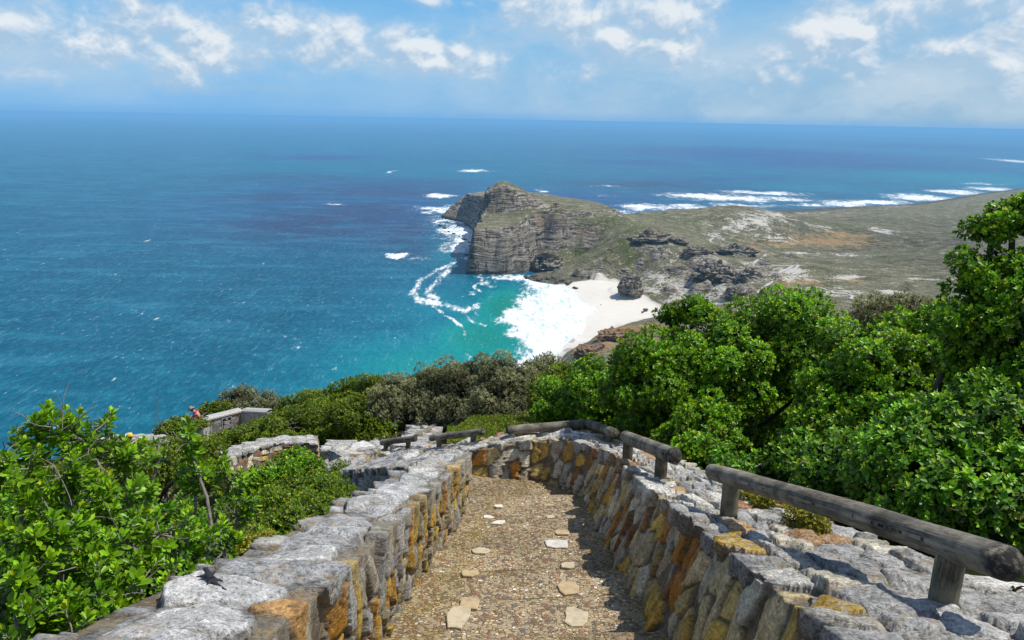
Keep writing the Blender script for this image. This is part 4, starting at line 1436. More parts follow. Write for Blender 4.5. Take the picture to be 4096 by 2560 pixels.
def tube(pts, rad, nseg=20, dome=0.0, seed=0, wob=.04):
    """rounded log through points; returns V, F, along, round"""
    pts = np.asarray(pts, float)
    if len(pts) > 2:
        R, s = resample(pts, lambda d: .05)
    else:
        n = max(8, int(np.linalg.norm(pts[1] - pts[0]) / .05))
        R = pts[0] + (pts[1] - pts[0]) * np.linspace(0, 1, n)[:, None]
        s = np.linspace(0, np.linalg.norm(pts[1] - pts[0]), n)
    rads = np.full(len(R), rad) if np.isscalar(rad) else np.interp(s / s[-1], np.linspace(0, 1, len(rad)), rad)
    d = np.gradient(R, axis=0)
    d /= np.linalg.norm(d, axis=1)[:, None]
    # rounded ends
    k = 7
    th = np.linspace(0, PI / 2, k)
    a0 = R[0] - d[0] * (rads[0] * dome * np.cos(th))[:, None]
    r0 = rads[0] * (np.sin(th) if dome > .3 else (.72 + .28 * np.sin(th)))
    a1 = R[-1] + d[-1] * (rads[-1] * dome * np.cos(th[::-1]))[:, None]
    r1 = rads[-1] * (np.sin(th[::-1]) if dome > .3 else (.72 + .28 * np.sin(th[::-1])))
    if dome <= 0:
        a0, r0, a1, r1 = R[:1], rads[:1] * .9, R[-1:], rads[-1:] * .9
        a0 = a0 - d[0] * .006
        a1 = a1 + d[-1] * .006
    C = np.vstack([a0, R, a1])
    rr = np.concatenate([r0, rads, r1])
    D = np.vstack([np.tile(d[0], (len(a0), 1)), d, np.tile(d[-1], (len(a1), 1))])
    up = np.array([0, 0, 1.0]) if abs(D[0, 2]) < .8 else np.array([0, 1.0, 0])
    X = np.cross(D, up)
    X /= np.linalg.norm(X, axis=1)[:, None]
    Z = np.cross(X, D)
    ph = np.linspace(0, 2 * PI, nseg, endpoint=False)
    al = np.concatenate([np.full(len(a0), 0), s, np.full(len(a1), s[-1])])
    w = 1 + wob * fbm(P3(np.cos(ph)[None] * 1.3, np.sin(ph)[None] * 1.3, (al * 1.6)[:, None]), seed, 3) + .3 * wob * vnoise(P3(np.cos(ph)[None] * 5, np.sin(ph)[None] * 5, (al * 3)[:, None]), seed + 1)
    V = C[:, None] + (X[:, None] * np.cos(ph)[None, :, None] + Z[:, None] * np.sin(ph)[None, :, None]) * (rr[:, None] * w)[..., None]
    nr = len(C)
    i = np.arange(nr - 1)[:, None] * nseg
    j = np.arange(nseg)[None]
    j2 = (j + 1) % nseg
    Fq = np.stack([i + j, i + j2, i + nseg + j2, i + nseg + j], -1).reshape(-1, 4)
    V = V.reshape(-1, 3)
    n = len(V)
    V = np.vstack([V, C[:1], C[-1:]])
    j = np.arange(nseg)
    j2 = (j + 1) % nseg
    Ft = np.vstack([np.stack([j2, j, np.full(nseg, n)], -1), np.stack([n - nseg + j, n - nseg + j2, np.full(nseg, n + 1)], -1)])
    along = np.concatenate([np.repeat(al, nseg), [al[0], al[-1]]])
    rnd = np.concatenate([np.tile(np.abs(np.linspace(-1, 1, nseg)), nr), [0, 0]])
    return V, [Fq[:, ::-1], Ft[:, ::-1]], along, rnd


def log_mesh(name, pts, rad, mat, parent, dome=0.0, seed=0, nseg=20, wob=.04):
    V, Fc, al, rn = tube(pts, rad, nseg, dome, seed, wob)
    me = np_mesh(name, V, Fc, attrs=dict(along=al, round=rn, tip=np.exp(-(al / .06) ** 2) if name == 'rail' else 0 * al))
    return link(name, me, mat, parent)


def handrail(label, rail_pts, rad, posts, prad, seed, dome=.5):
    c = np.mean(np.asarray(rail_pts)[:, :3], axis=0)
    root = empty('log_handrail', (c[0], c[1], c[2] - .3))
    tag(root, label, 'handrail', 'log handrails along the stone walls')
    log_mesh('rail', rail_pts, rad, WOOD, root, dome, seed, 28, .05)
    for k, (a, b) in enumerate(posts):
        log_mesh('post', [a, b], prad, WOODP, root, 0.0, seed + 9 + k, 18, .05)
    return root


def pz(px, py, lift):
    return on_plane(px, py, STAIR_A + lift, STAIR_B)


def post_under(railp, t, base_z, rad):
    p = railp
    return (p + np.array([0, 0, -rad * .4]), np.array([p[0] - .01, p[1] + .01, base_z]))


A, B = pz(1002, 562, .95), pz(713, 472, .97)
A2 = A + (A - B) / np.linalg.norm(A - B) * .02
pA = A + (B - A) * .10
pB = A + (B - A) * .885
handrail('thick weathered log rail nearest the camera, ending in a rounded dark knob', [A2, A + (B - A) * .35 + np.array([0, 0, .012]), A + (B - A) * .7 + np.array([0, 0, .008]), B], [.066, .062, .0625, .059, .057, .0585, .054],
         [(pA - np.array([0, 0, .03]), np.array([pA[0], pA[1], pA[2] - .36])), (pB - np.array([0, 0, .03]), np.array([pB[0], pB[1], pB[2] - .36]))], .055, 301, .8)
A, B = pz(674, 456, .95), pz(626, 437, .95)
handrail('weathered log rail on two posts, second nearest along the right wall', [A, A + (B - A) * .5, B], .068, [(A + (B - A) * .2 - np.array([0, 0, .03]), A + (B - A) * .2 - np.array([0, 0, .40])), (B + (A - B) * .07 - np.array([0, 0, .03]), B + (A - B) * .07 - np.array([0, 0, .40]))], .055, 311, .6)
A, B, C_ = at(508, 430, 10.28), at(588, 423.5, 10.35), at(615, 433, 9.5)
handrail('bent log rail with elbow joint at the curve of the wall', [A, A + (B - A) * .5, B - (B - A) * .06, B + (C_ - B) * .10, C_], .062,
         [(A + (B - A) * .14 - np.array([0, 0, .02]), A + (B - A) * .14 - np.array([0, 0, .36])), (A + (B - A) * .94 - np.array([0, 0, .02]), A + (B - A) * .94 - np.array([0, 0, .40])), (C_ + (B - C_) * .2 - np.array([0, 0, .02]), C_ + (B - C_) * .2 - np.array([0, 0, .38]))], .05, 321, .5)
A, B = at(483, 431.5, 10.45), at(431, 438, 10.9)
handrail('straight thin log rail on the far wall in front of the flowering ground cover', [A, B], .05, [(A + (B - A) * .18, A + (B - A) * .18 - np.array([0, 0, .30])), (B + (A - B) * .16, B + (A - B) * .16 - np.array([0, 0, .30]))], .042, 331, .4)
A, B = at(415, 438.5, 11.4), at(382, 442.5, 11.9)
handrail('short log rail farthest down the left end of the far wall', [A, B], .05, [(A + (B - A) * .2, A + (B - A) * .2 - np.array([0, 0, .32])), (B + (A - B) * .12, B + (A - B) * .12 - np.array([0, 0, .32]))], .042, 341, .4)
A, B = at(457, 413.5, 22.0), at(416, 437, 16.0)
handrail('long log rail sloping beside the lower path patch', [A, A + (B - A) * .5, B], .07, [(A + (B - A) * .08, A + (B - A) * .08 - np.array([0, 0, .45])), (A + (B - A) * .5, A + (B - A) * .5 - np.array([0, 0, .45])), (A + (B - A) * .92, A + (B - A) * .92 - np.array([0, 0, .45]))], .05, 351, .3)
print('stairs', time.time() - T0)

LW = 'low stone walls on the lower terraces'
def lw(px, py, Y, w, hi, ho):
    p = at(px, py, Y)
    return (p[0], p[1], p[2], w, hi, ho)


build_wall('stone_wall', 'low curved golden stone wall with grey capstones above the dark glossy bush',
           [lw(228, 459, 14.8, .45, .75, .7), lw(238, 454, 15.4, .45, .7, .7), lw(251, 448.5, 16.3, .45, .7, .7), lw(267, 444.5, 17, .45, .7, .7), lw(290, 442.5, 17.6, .45, .7, .7), lw(318, 443.5, 17.8, .45, .7, .7)],
           51, PAL_FACE, PAL_GREY, side=-1, face_cell=(.36, .17), top_cell=(.34, .24), hor=True, rough=.6, vstep=.02, step=.0016, group=LW)
build_wall('stone_wall', 'short thick stone pier wall at the right end of the curved low wall',
           [lw(320, 451, 15.6, .62, .6, .6), lw(329, 440.5, 17.6, .62, .6, .6)], 52, PAL_FACE, PAL_GREY, side=1, face_cell=(.30, .17), top_cell=(.36, .3), hor=True, rough=.6, vstep=.02, step=.0016, group=LW)
build_wall('stone_wall', 'knee high grey rubble edging left of the short rail',
           [lw(342, 456, 13.6, .4, .35, .4), lw(365, 451, 14.0, .4, .35, .4), lw(388, 447.5, 14.3, .4, .35, .4)], 53, PAL_GREY, PAL_GREY, side=-1, face_cell=(.2, .14), top_cell=(.3, .25), vstep=.02, step=.0016, group=LW, face_mat=STONE_TOP)
build_wall('stone_wall', 'flat grey slab edging along the left of the lower path patch',
           [lw(391, 446, 14.4, .75, .3, .3), lw(401, 436, 16.2, .75, .3, .3), lw(417, 418, 20.4, .7, .3, .3)], 54, PAL_GREY, PAL_GREY, side=1, face_cell=(.3, .2), top_cell=(.5, .4), vstep=.025, step=.0018, group=LW, face_mat=STONE_TOP)
build_wall('stone_wall', 'low parapet of golden stone on the lookout terrace at far left',
           [lw(60, 447, 27, .5, .9, .6), lw(110, 440.5, 27, .5, .9, .6), lw(150, 440.0, 27, .5, .9, .6), lw(170, 447, 25.5, .5, .9, .6), lw(186, 456, 24, .5, .9, .6)], 55, PAL_FACE, PAL_GREY, side=-1, face_cell=(.34, .16), top_cell=(.36, .3), hor=True, rough=.6, vstep=.03, step=.0014, group=LW)
build_wall('stone_wall', 'pale low stone ledge beside the man in the red shirt',
           [lw(174, 424.5, 37, .5, .5, .5), lw(192, 421.5, 38, .5, .5, .5)], 56, PAL_GREY, [(.6, .56, .48), (.5, .46, .38)], side=-1, face_cell=(.4, .2), top_cell=(.5, .4), hor=True, rough=.6, vstep=.04, step=.0014, group=LW)


def lower_path():
    Lp = [at(396, 449, 13.9), at(404, 439, 15.6), at(414, 427.5, 18.2), at(424, 418, 20.6), at(431, 413, 22.6)]
    Rp = [at(420, 444, 14.1), at(428, 434, 16.2), at(438, 424, 18.9), at(448, 416, 21.4), at(456, 411, 23.4)]
    R_, _ = resample(np.hstack([Lp, Rp]), lambda d: .12)
    u = np.linspace(0, 1, 16)[None, :, None]
    G = R_[:, None, :3] * (1 - u) + R_[:, None, 3:6] * u
    G[..., 2] += -.12 + .03 * fbm(G * 2, 95, 3)
    me = np_mesh('path', G.reshape(-1, 3), grid_faces(*G.shape[:2])[:, ::-1], attrs=dict(moss=np.full(G.shape[0] * G.shape[1], .25)))
    tag(link('path', me, PEB), kind='structure')


lower_path()
print('low walls', time.time() - T0)
# ------------------------------------------------------------------ shrubs
def leaf_material(name, rough=.38, spec=.45, trans=.30, tint=(1.25, 1.15, .35)):
    m, t = material(name)
    c = t.attr('col', 'Color')
    t.put(t.bsdf.inputs['Base Color'], c)
    t.bsdf.inputs['Roughness'].default_value = rough
    t.bsdf.inputs['Specular IOR Level'].default_value = spec
    tr = t.new('ShaderNodeBsdfTranslucent')
    t.put(tr.inputs['Color'], t.mix(1.0, c, tint, 'MULTIPLY'))
    mx = t.new('ShaderNodeMixShader')
    mx.inputs[0].default_value = trans
    t.l.new(t.bsdf.outputs[0], mx.inputs[1])
    t.l.new(tr.outputs[0], mx.inputs[2])
    t.l.new(mx.outputs[0], t.out.inputs['Surface'])
    return m


LEAF = leaf_material('glossy_leaf', .40, .35, .25, (1.1, 1.0, .3))
LEAF_DULL = leaf_material('dull_leaf', .75, .12, .2)
BARK = simple_mat('shrub_bark', (.085, .07, .055), .95, .4, 30, .1, .01)
BARK_PALE = simple_mat('pale_twig_bark', (.20, .18, .155), .95, .4, 30, .1, .01)

TPL = {
    'oblong': np.array([(0, 0, 0), (.38, -.15, .04), (.76, -.205, .06), (1, 0, 0), (.76, .205, .06), (.38, .15, .04)]),
    'obovate': np.array([(0, 0, 0), (.38, -.20, .05), (.78, -.265, .07), (1, 0, 0), (.78, .265, .07), (.38, .20, .05)]),
    'lance': np.array([(0, 0, 0), (.3, -.13, .03), (.7, -.12, .03), (1, 0, -.03), (.7, .12, .03), (.3, .13, .03)]),
    'ovate': np.array([(0, 0, 0), (.30, -.30, .06), (.68, -.24, .05), (1, 0, -.06), (.68, .24, .05), (.30, .30, .06)]),
}
TF = np.array([(0, 1, 2, 3), (0, 3, 4, 5)])


def norm(v):
    return v / (np.linalg.norm(v, axis=-1, keepdims=True) + 1e-9)


def leaves(C, D, UP, L, col, tpl, curl=0.0):
    """C attach, D axis, UP where the upper face looks, L length, col per leaf"""
    S = norm(np.cross(D, UP))
    Nn = np.cross(S, D)
    t = TPL[tpl]
    V = C[:, None] + (D[:, None] * t[None, :, :1] + S[:, None] * t[None, :, 1:2] + Nn[:, None] * (t[None, :, 2:3] - curl * t[None, :, :1] ** 2)) * L[:, None, None]
    n = len(C)
    F_ = (TF[None] + (np.arange(n) * 6)[:, None, None]).reshape(-1, 4)
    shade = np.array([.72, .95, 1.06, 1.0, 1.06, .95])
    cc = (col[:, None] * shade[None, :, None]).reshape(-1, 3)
    return V.reshape(-1, 3), F_, cc


def basis(D):
    a = np.where(np.abs(D[:, 2:3]) < .9, np.array([[0, 0, 1.0]]), np.array([[1.0, 0, 0]]))
    b1 = norm(np.cross(D, a))
    return b1, np.cross(D, b1)


def rosettes(P, D, size, n, rng, cols, tip, tpl, spread=(18, 82), stem=.0, tipfrac=.25, curl=.1):
    """whorls of n leaves round each shoot tip"""
    N = len(P)
    k = np.arange(n)
    f = (k / max(n - 1, 1))[None, :] + rng.uniform(-.08, .08, (N, n))
    th = np.radians(spread[0] + (spread[1] - spread[0]) * np.clip(f, 0, 1)) + rng.normal(0, .14, (N, n))
    ph = k[None] * 2.39996 + rng.uniform(0, 2 * PI, (N, 1)) + rng.normal(0, .25, (N, n))
    b1, b2 = basis(D)
    d = D[:, None] * np.cos(th)[..., None] + (b1[:, None] * np.cos(ph)[..., None] + b2[:, None] * np.sin(ph)[..., None]) * np.sin(th)[..., None]
    c = P[:, None] - D[:, None] * (stem * size[:, None, None] * np.clip(f, 0, 1)[..., None])
    L = size[:, None] * (.55 + .45 * np.sin(np.clip(f, .12, 1) * PI * .75)) * rng.uniform(.8, 1.15, (N, n))
    ci = cols[rng.integers(0, len(cols), N)]
    col = ci[:, None] * rng.uniform(.7, 1.3, (N, n, 1))
    istip = (rng.random(N) < tipfrac)[:, None] & (f < .35)
    col = np.where(istip[..., None], np.asarray(tip) * rng.uniform(.8, 1.15, (N, n, 1)), col)
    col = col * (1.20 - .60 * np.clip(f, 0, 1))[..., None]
    up = np.broadcast_to(D[:, None], d.shape) + .15 * rng.normal(0, 1, d.shape)
    return leaves(c.reshape(-1, 3), norm(d.reshape(-1, 3)), up.reshape(-1, 3), L.ravel(), col.reshape(-1, 3), tpl, curl)


def fib(n, rng):
    i = np.arange(n) + rng.random()
    z = 1 - 2 * ((i + .5) % n) / n
    a = i * 2.39996
    r = np.sqrt(np.clip(1 - z * z, 0, 1))
    return np.stack([r * np.cos(a), r * np.sin(a), z], -1)


def blob(px, py, rx, ry, Y, deepen=1.0):
    c = at(*q(px, py), Y)
    d = np.linalg.norm(c)
    a, b = rx / 1826 * d, ry / 1826 * d
    return (c, np.array([a, a * deepen, b]))


def branch_mesh(segs, name, parent, mat, seed):
    """segs: list of (p0, p1, r0, r1) thin tapered limbs in one trunk mesh"""
    Vs, Fs, b = [], [], 0
    rng = np.random.default_rng(seed)
    for (p0, p1, r0, r1) in segs:
        p0, p1 = np.asarray(p0, float), np.asarray(p1, float)
        n = 6
        t = np.linspace(0, 1, n)[:, None]
        L = np.linalg.norm(p1 - p0)
        C = p0 + (p1 - p0) * t + np.sin(t * PI) * rng.normal(0, .06, 3) * L + np.sin(t * 2 * PI) * rng.normal(0, .03, 3) * L
        r = r0 + (r1 - r0) * t
        d = norm(np.gradient(C, axis=0))
        b1, b2 = basis(d)
        ph = np.linspace(0, 2 * PI, 6, endpoint=False)
        V = C[:, None] + (b1[:, None] * np.cos(ph)[None, :, None] + b2[:, None] * np.sin(ph)[None, :, None]) * r[..., None]
        i = np.arange(n - 1)[:, None] * 6
        j = np.arange(6)[None]
        j2 = (j + 1) % 6
        Fs.append(np.stack([i + j, i + j2, i + 6 + j2, i + 6 + j], -1).reshape(-1, 4) + b)
        Vs.append(V.reshape(-1, 3))
        b += n * 6
    me = np_mesh(name, np.vstack(Vs), np.vstack(Fs))
    return link(name, me, mat, parent)


SPECIES = {
    # leaf length, leaves per whorl, palette, tip colour, template, lump radius factor, rosette spacing, material, spread
    'glossy': dict(L=.054, n=9, cols=[(.125, .31, .010), (.17, .39, .012), (.085, .22, .008), (.21, .45, .014)], tip=(.40, .55, .022), tpl='obovate', gap=.060, mat='LEAF', spread=(15, 85), tip_f=.4),
    'broad': dict(L=.060, n=7, cols=[(.12, .31, .014), (.165, .38, .018), (.075, .20, .010), (.21, .45, .026)], tip=(.34, .52, .030), tpl='ovate', gap=.062, mat='LEAF', spread=(25, 100), tip_f=.3),
    'hedge': dict(L=.052, n=8, cols=[(.14, .24, .008), (.19, .30, .010), (.09, .165, .006), (.23, .31, .012)], tip=(.34, .38, .018), tpl='obovate', gap=.066, mat='LEAF', spread=(15, 85), tip_f=.35),
    'fine': dict(L=.030, n=7, cols=[(.14, .27, .010), (.19, .33, .012), (.095, .19, .008), (.22, .32, .014)], tip=(.38, .42, .02), tpl='obovate', gap=.041, mat='LEAF', spread=(15, 80), tip_f=.4),
    'olive': dict(L=.060, n=9, cols=[(.23, .26, .12), (.30, .32, .17), (.15, .18, .08), (.38, .385, .225)], tip=(.52, .50, .31), tpl='lance', gap=.072, mat='LEAF_DULL', spread=(10, 75), tip_f=.6),
}
MATS = dict(LEAF=LEAF, LEAF_DULL=LEAF_DULL)


def shrub(label, blobs, sp, seed, group=None, base=None, lump=.30, dens=1.0, scale=1.0, name='shrub', bark=None, upright=.35, inner=.8, ragged=.22, twigs=0, back=-.35):
    rng = np.random.default_rng(seed)
    S = SPECIES[sp]
    L = S['L'] * scale
    gap = S['gap'] * scale
    cen = np.mean([b[0] for b in blobs], axis=0)
    if base is None:
        lowest = min(b[0][2] - b[1][2] for b in blobs)
        base = np.array([cen[0], cen[1], lowest - .25])
    base = np.asarray(base, float)
    root = empty(name, tuple(float(v) for v in base))
    tag(root, label, 'shrub', group)
    Ps, Ds, Ms = [], [], []
    segs = []
    trunk_top = base + (cen - base) * .35
    segs.append((base, trunk_top, .055 * scale + .02, .04 * scale + .012))
    for bi, (c, r) in enumerate(blobs):
        R = (r[0] * r[1] * r[2]) ** (1 / 3)
        lr = lump * R + .06
        nl = int(max(7, 4 * R * R / (lr * lr) * 1.25))
        q_ = fib(nl, rng)
        q_ = norm(q_ + rng.normal(0, .22, q_.shape))
        lc = c + q_ * r * (1 - .42 * lr / R) * rng.uniform(1 - ragged * 1.6, 1 + ragged, (nl, 1))
        keep = np.ones(nl, bool)
        for bj, (c2, r2) in enumerate(blobs):
            if bj != bi:
                keep &= (((lc - c2) / (r2 * .78)) ** 2).sum(1) > 1
        keep &= q_[:, 2] > -.75
        vis = (norm(-lc) * q_).sum(1) > back - .25
        keep &= vis
        lc, q_ = lc[keep], q_[keep]
        segs.append((trunk_top, c - np.array([0, 0, r[2] * .3]), .035 * scale + .008, .022 * scale + .004))
        for k in range(len(lc)):
            if rng.random() < .5:
                segs.append((c - np.array([0, 0, r[2] * .3]) + rng.normal(0, .08, 3) * R, lc[k], .014 * scale + .003, .005 * scale + .001))
        for k in range(len(lc)):
            lrk = lr * rng.uniform(.72, 1.25)
            nr = int(4 * PI * lrk * lrk / (gap * gap) * .80 * dens)
            g = fib(max(nr, 6), rng)
            g = norm(g + rng.normal(0, .16, g.shape))
            face = (g * q_[k]).sum(1) > -.30
            tocam = (g * norm(-lc[k][None])).sum(1) > back
            upk = g[:, 2] > -.7
            g = g[face & tocam & upk]
            rad = lrk * (1 - .22 * rng.random((len(g), 1)) ** 2 + .16 * (rng.random((len(g), 1)) < .12))
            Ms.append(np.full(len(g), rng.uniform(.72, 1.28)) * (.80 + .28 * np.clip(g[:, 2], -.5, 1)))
            Ps.append(lc[k] + g * rad * np.array([1, 1, .92]))
            Ds.append(norm(g + .45 * q_[k] + np.array([0, 0, upright]) + rng.normal(0, .18, g.shape)))
    P_, D_ = np.vstack(Ps), np.vstack(Ds)
    cols = np.array(S['cols'])
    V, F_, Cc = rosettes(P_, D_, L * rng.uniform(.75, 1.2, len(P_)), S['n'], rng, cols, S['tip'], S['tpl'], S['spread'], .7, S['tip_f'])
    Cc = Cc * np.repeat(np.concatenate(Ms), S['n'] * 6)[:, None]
    dead = np.repeat(rng.random(len(P_) * S['n']) < .012, 6)
    Cc[dead] = np.array([.20, .11, .035])
    # shaded foliage inside the crown
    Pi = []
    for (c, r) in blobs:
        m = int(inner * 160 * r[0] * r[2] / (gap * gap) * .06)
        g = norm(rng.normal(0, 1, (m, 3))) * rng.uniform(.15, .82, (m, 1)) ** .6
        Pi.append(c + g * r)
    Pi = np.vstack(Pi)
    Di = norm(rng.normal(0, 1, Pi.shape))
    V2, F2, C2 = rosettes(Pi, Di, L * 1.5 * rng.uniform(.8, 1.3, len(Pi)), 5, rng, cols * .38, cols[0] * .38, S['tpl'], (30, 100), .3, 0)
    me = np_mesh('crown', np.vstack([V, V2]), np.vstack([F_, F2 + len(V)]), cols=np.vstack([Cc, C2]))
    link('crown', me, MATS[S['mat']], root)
    # loose bare twigs poking through
    for k in range(twigs * 2):
        c, r = blobs[rng.integers(len(blobs))]
        g = norm(rng.normal(0, 1, 3) + np.array([0, -.8, .6]))
        p = c + g * r * .75
        segs.append((p, p + (g * .8 + rng.normal(0, .35, 3)) * r * .55, .007, .0025))
    branch_mesh(segs, 'trunk', root, bark or BARK, seed + 5)
    return root


B = blob
# --- right side, from the rail to the sky
shrub('broad dome of dense glossy green leaves behind the bent rail', [B(1830, 825, 165, 100, 10.8), B(1680, 848, 125, 88, 10.5), B(1545, 885, 115, 88, 10.3), B(1435, 940, 105, 75, 12.4), B(1345, 960, 80, 55, 13.2), B(1600, 975, 115, 85, 10.6),
      B(1700, 905, 112, 92, 10.1), B(1925, 860, 88, 88, 10.8), B(1820, 855, 110, 60, 11.2), B(1775, 1000, 85, 95, 12.6), B(1800, 930, 80, 60, 12.4), B(1480, 985, 85, 45, 12.2), B(1560, 985, 85, 62, 11.3), B(1490, 1012, 60, 34, 11.8), B(1715, 985, 55, 62, 10.5), B(1640, 735, 45, 28, 11), B(1580, 745, 26, 18, 11), B(1930, 815, 78, 72, 11)], 'glossy', 1001, 'shrubs on the slope right of the stairs', twigs=10, lump=.27)
shrub('glossy green bush low beside the second rail, in front of a dark hollow', [B(1640, 1040, 85, 60, 8.9), B(1665, 1010, 62, 55, 8.9), B(1545, 1005, 60, 45, 10.9), B(1660, 1090, 60, 45, 8.2)], 'glossy', 1013, 'shrubs on the slope right of the stairs', lump=.3)
shrub('tall glossy bush right of the dark hollow, below the brown shrub', [B(2110, 880, 150, 90, 8.2), B(2260, 840, 120, 85, 8.5), B(1990, 945, 100, 85, 8.0), B(1975, 1035, 85, 70, 7.6), B(2130, 985, 140, 85, 7.7), B(2050, 840, 70, 50, 8.6)], 'glossy', 1027, 'shrubs on the slope right of the stairs', twigs=8, lump=.27)
shrub('tall wind shaped tree crown of glossy leaves at the right edge against the plain', [B(2345, 545, 42, 20, 7.2), B(2395, 520, 45, 24, 7.2), B(2450, 505, 50, 36, 7.2), B(2385, 645, 95, 42, 7.0), B(2320, 670, 50, 28, 7.0), B(2400, 760, 125, 75, 6.8), B(2300, 790, 42, 50, 7.1), B(2440, 880, 120, 80, 6.6), B(2330, 880, 70, 55, 6.9), B(2480, 680, 70, 90, 7.2)],
      'glossy', 1031, None, lump=.30, name='tree', twigs=8, base=(3.9, 6.9, -5.0))
shrub('broad leaved pale green shrub at the lower right behind the nearest rail', [B(2230, 1080, 150, 90, 5.4), B(2370, 1030, 120, 110, 5.4), B(2100, 1110, 110, 70, 5.7), B(1990, 1100, 80, 60, 6.3), B(2300, 1180, 120, 65, 4.8), B(2430, 1160, 90, 90, 4.8), B(2180, 1180, 80, 45, 5.0)], 'broad', 1043, 'shrubs on the slope right of the stairs', dens=.85, upright=.6, twigs=22, lump=.30, ragged=.2, bark=BARK)
shrub('low loose shrub with yellowish tips between the second rail and the nearest rail', [B(1790, 1115, 55, 30, 6.9), B(1880, 1085, 60, 50, 6.7), B(1715, 1090, 36, 28, 7.4), B(1945, 1130, 60, 35, 6.0)], 'broad', 1051, 'shrubs on the slope right of the stairs', dens=.75, twigs=14, lump=.33, ragged=.25)
shrub('brownish olive shrub half hidden between the green dome and the right edge tree', [B(2090, 755, 75, 42, 15.5), B(2180, 755, 80, 45, 15.5), B(2260, 775, 60, 36, 15.5), B(2130, 730, 50, 30, 15.8)], 'olive', 1061, None, scale=1.25)
print('veg right', time.time() - T0)
# --- beyond the hairpin
GR = 'grey olive shrubs behind the far wall'
shrub('grey olive shrub at the left of the grey thicket behind the lower path', [B(945, 945, 60, 55, 20.0), B(1005, 930, 58, 58, 20.0), B(1010, 965, 50, 30, 19.0), B(905, 960, 40, 40, 19)], 'olive', 1101, GR, inner=1.3, upright=1.0, lump=.24)
shrub('grey olive shrub in the middle of the thicket, dark gaps showing', [B(1060, 925, 62, 66, 19.5), B(1120, 910, 62, 66, 19.2), B(1085, 965, 60, 34, 18.6)], 'olive', 1102, GR, inner=1.3, upright=1.0, lump=.24)
shrub('tallest grey olive shrub below the foam of the beach', [B(1185, 905, 62, 62, 17.0), B(1235, 925, 50, 60, 17.2), B(1160, 960, 60, 45, 16.5), B(1225, 970, 50, 40, 16.6)], 'olive', 1103, GR, inner=1.3, upright=1.0, lump=.24)
shrub('small round grey shrub against the white beach', [B(1290, 866, 48, 26, 23), B(1265, 880, 34, 24, 22.5), B(1330, 880, 26, 16, 23)], 'olive', 1104, GR, scale=1.3, lump=.27)
shrub('dark green shrub between the grey thicket and the big green dome', [B(1325, 900, 48, 36, 15.5), B(1290, 950, 42, 50, 14.5)], 'hedge', 1105, None)
HG = 'yellow green hedge shrubs on the slope below'
shrub('round yellow green bush with pale stems at the end of the low pier', [B(852, 995, 58, 52, 19.0), B(900, 1012, 30, 26, 18.6), B(808, 980, 36, 30, 19.5), B(880, 965, 36, 24, 19.5), B(770, 1036, 42, 16, 20), B(885, 1042, 46, 14, 18.3), B(815, 1030, 40, 18, 19.5)], 'hedge', 1111, HG, twigs=16, bark=BARK_PALE)
shrub('wide yellow green hedge above the curved low wall', [B(745, 1000, 70, 34, 20.5), B(670, 1012, 60, 26, 21), B(600, 1030, 50, 20, 21), B(545, 1045, 45, 16, 21), B(700, 1022, 70, 20, 20), B(785, 1015, 36, 24, 19.5)], 'hedge', 1112, HG, twigs=26, bark=BARK_PALE, scale=1.1)
shrub('low dark green hedge on the skyline left of the grey thicket', [B(840, 930, 60, 30, 25), B(760, 952, 60, 24, 27), B(700, 965, 50, 20, 28), B(880, 915, 36, 22, 24), B(790, 965, 60, 22, 24)], 'hedge', 1113, HG, scale=1.35)
shrub('small yellow green bush in front of the memorial wall', [B(620, 1004, 28, 12, 30), B(655, 992, 26, 14, 29), B(520, 1045, 30, 12, 27)], 'hedge', 1114, HG, scale=1.5)
shrub('pale olive shrub behind the memorial wall, its left and taller crown', [B(545, 945, 32, 22, 42), B(580, 935, 26, 20, 42), B(560, 960, 40, 16, 41.5)], 'olive', 1121, None, scale=2.0, upright=.5, lump=.32)
shrub('pale olive shrub behind the memorial wall, its right and rounder crown', [B(632, 948, 26, 20, 42), B(650, 962, 16, 12, 41), B(615, 958, 14, 14, 41)], 'olive', 1122, None, scale=2.0, upright=.5, lump=.34)
shrub('dark green low bush beside the man in the red shirt', [B(495, 968, 24, 10, 40), B(520, 962, 22, 10, 40), B(470, 1000, 20, 10, 33), B(425, 1010, 34, 18, 31), B(395, 1018, 24, 14, 30)], 'hedge', 1123, HG, scale=1.7)
# --- left of the stairs
LG = 'fine leaved shrubs left of the stairs'
shrub('dark glossy bush in front of the curved low wall', [B(695, 1090, 36, 16, 10.5), B(660, 1118, 42, 18, 10.0), B(725, 1118, 40, 24, 9.6), B(600, 1145, 40, 24, 9.5)], 'glossy', 1201, LG, scale=.85)
shrub('fine leaved yellow green bush beside the grey return wall', [B(770, 1165, 62, 44, 8.2), B(710, 1180, 70, 50, 7.6), B(800, 1215, 34, 40, 7.6), B(745, 1230, 60, 46, 7.0)], 'fine', 1202, LG, lump=.26)
shrub('fine leaved green bush against the outside of the left wall', [B(680, 1260, 60, 54, 5.9), B(640, 1220, 50, 50, 6.4), B(715, 1290, 34, 34, 5.6), B(620, 1300, 44, 50, 5.2)], 'fine', 1203, LG, lump=.26)
shrub('tiny green sprout at the foot of the return wall', [B(805, 1112, 17, 18, 9.6)], 'fine', 1204, LG, lump=.4)
print('veg mid', time.time() - T0)


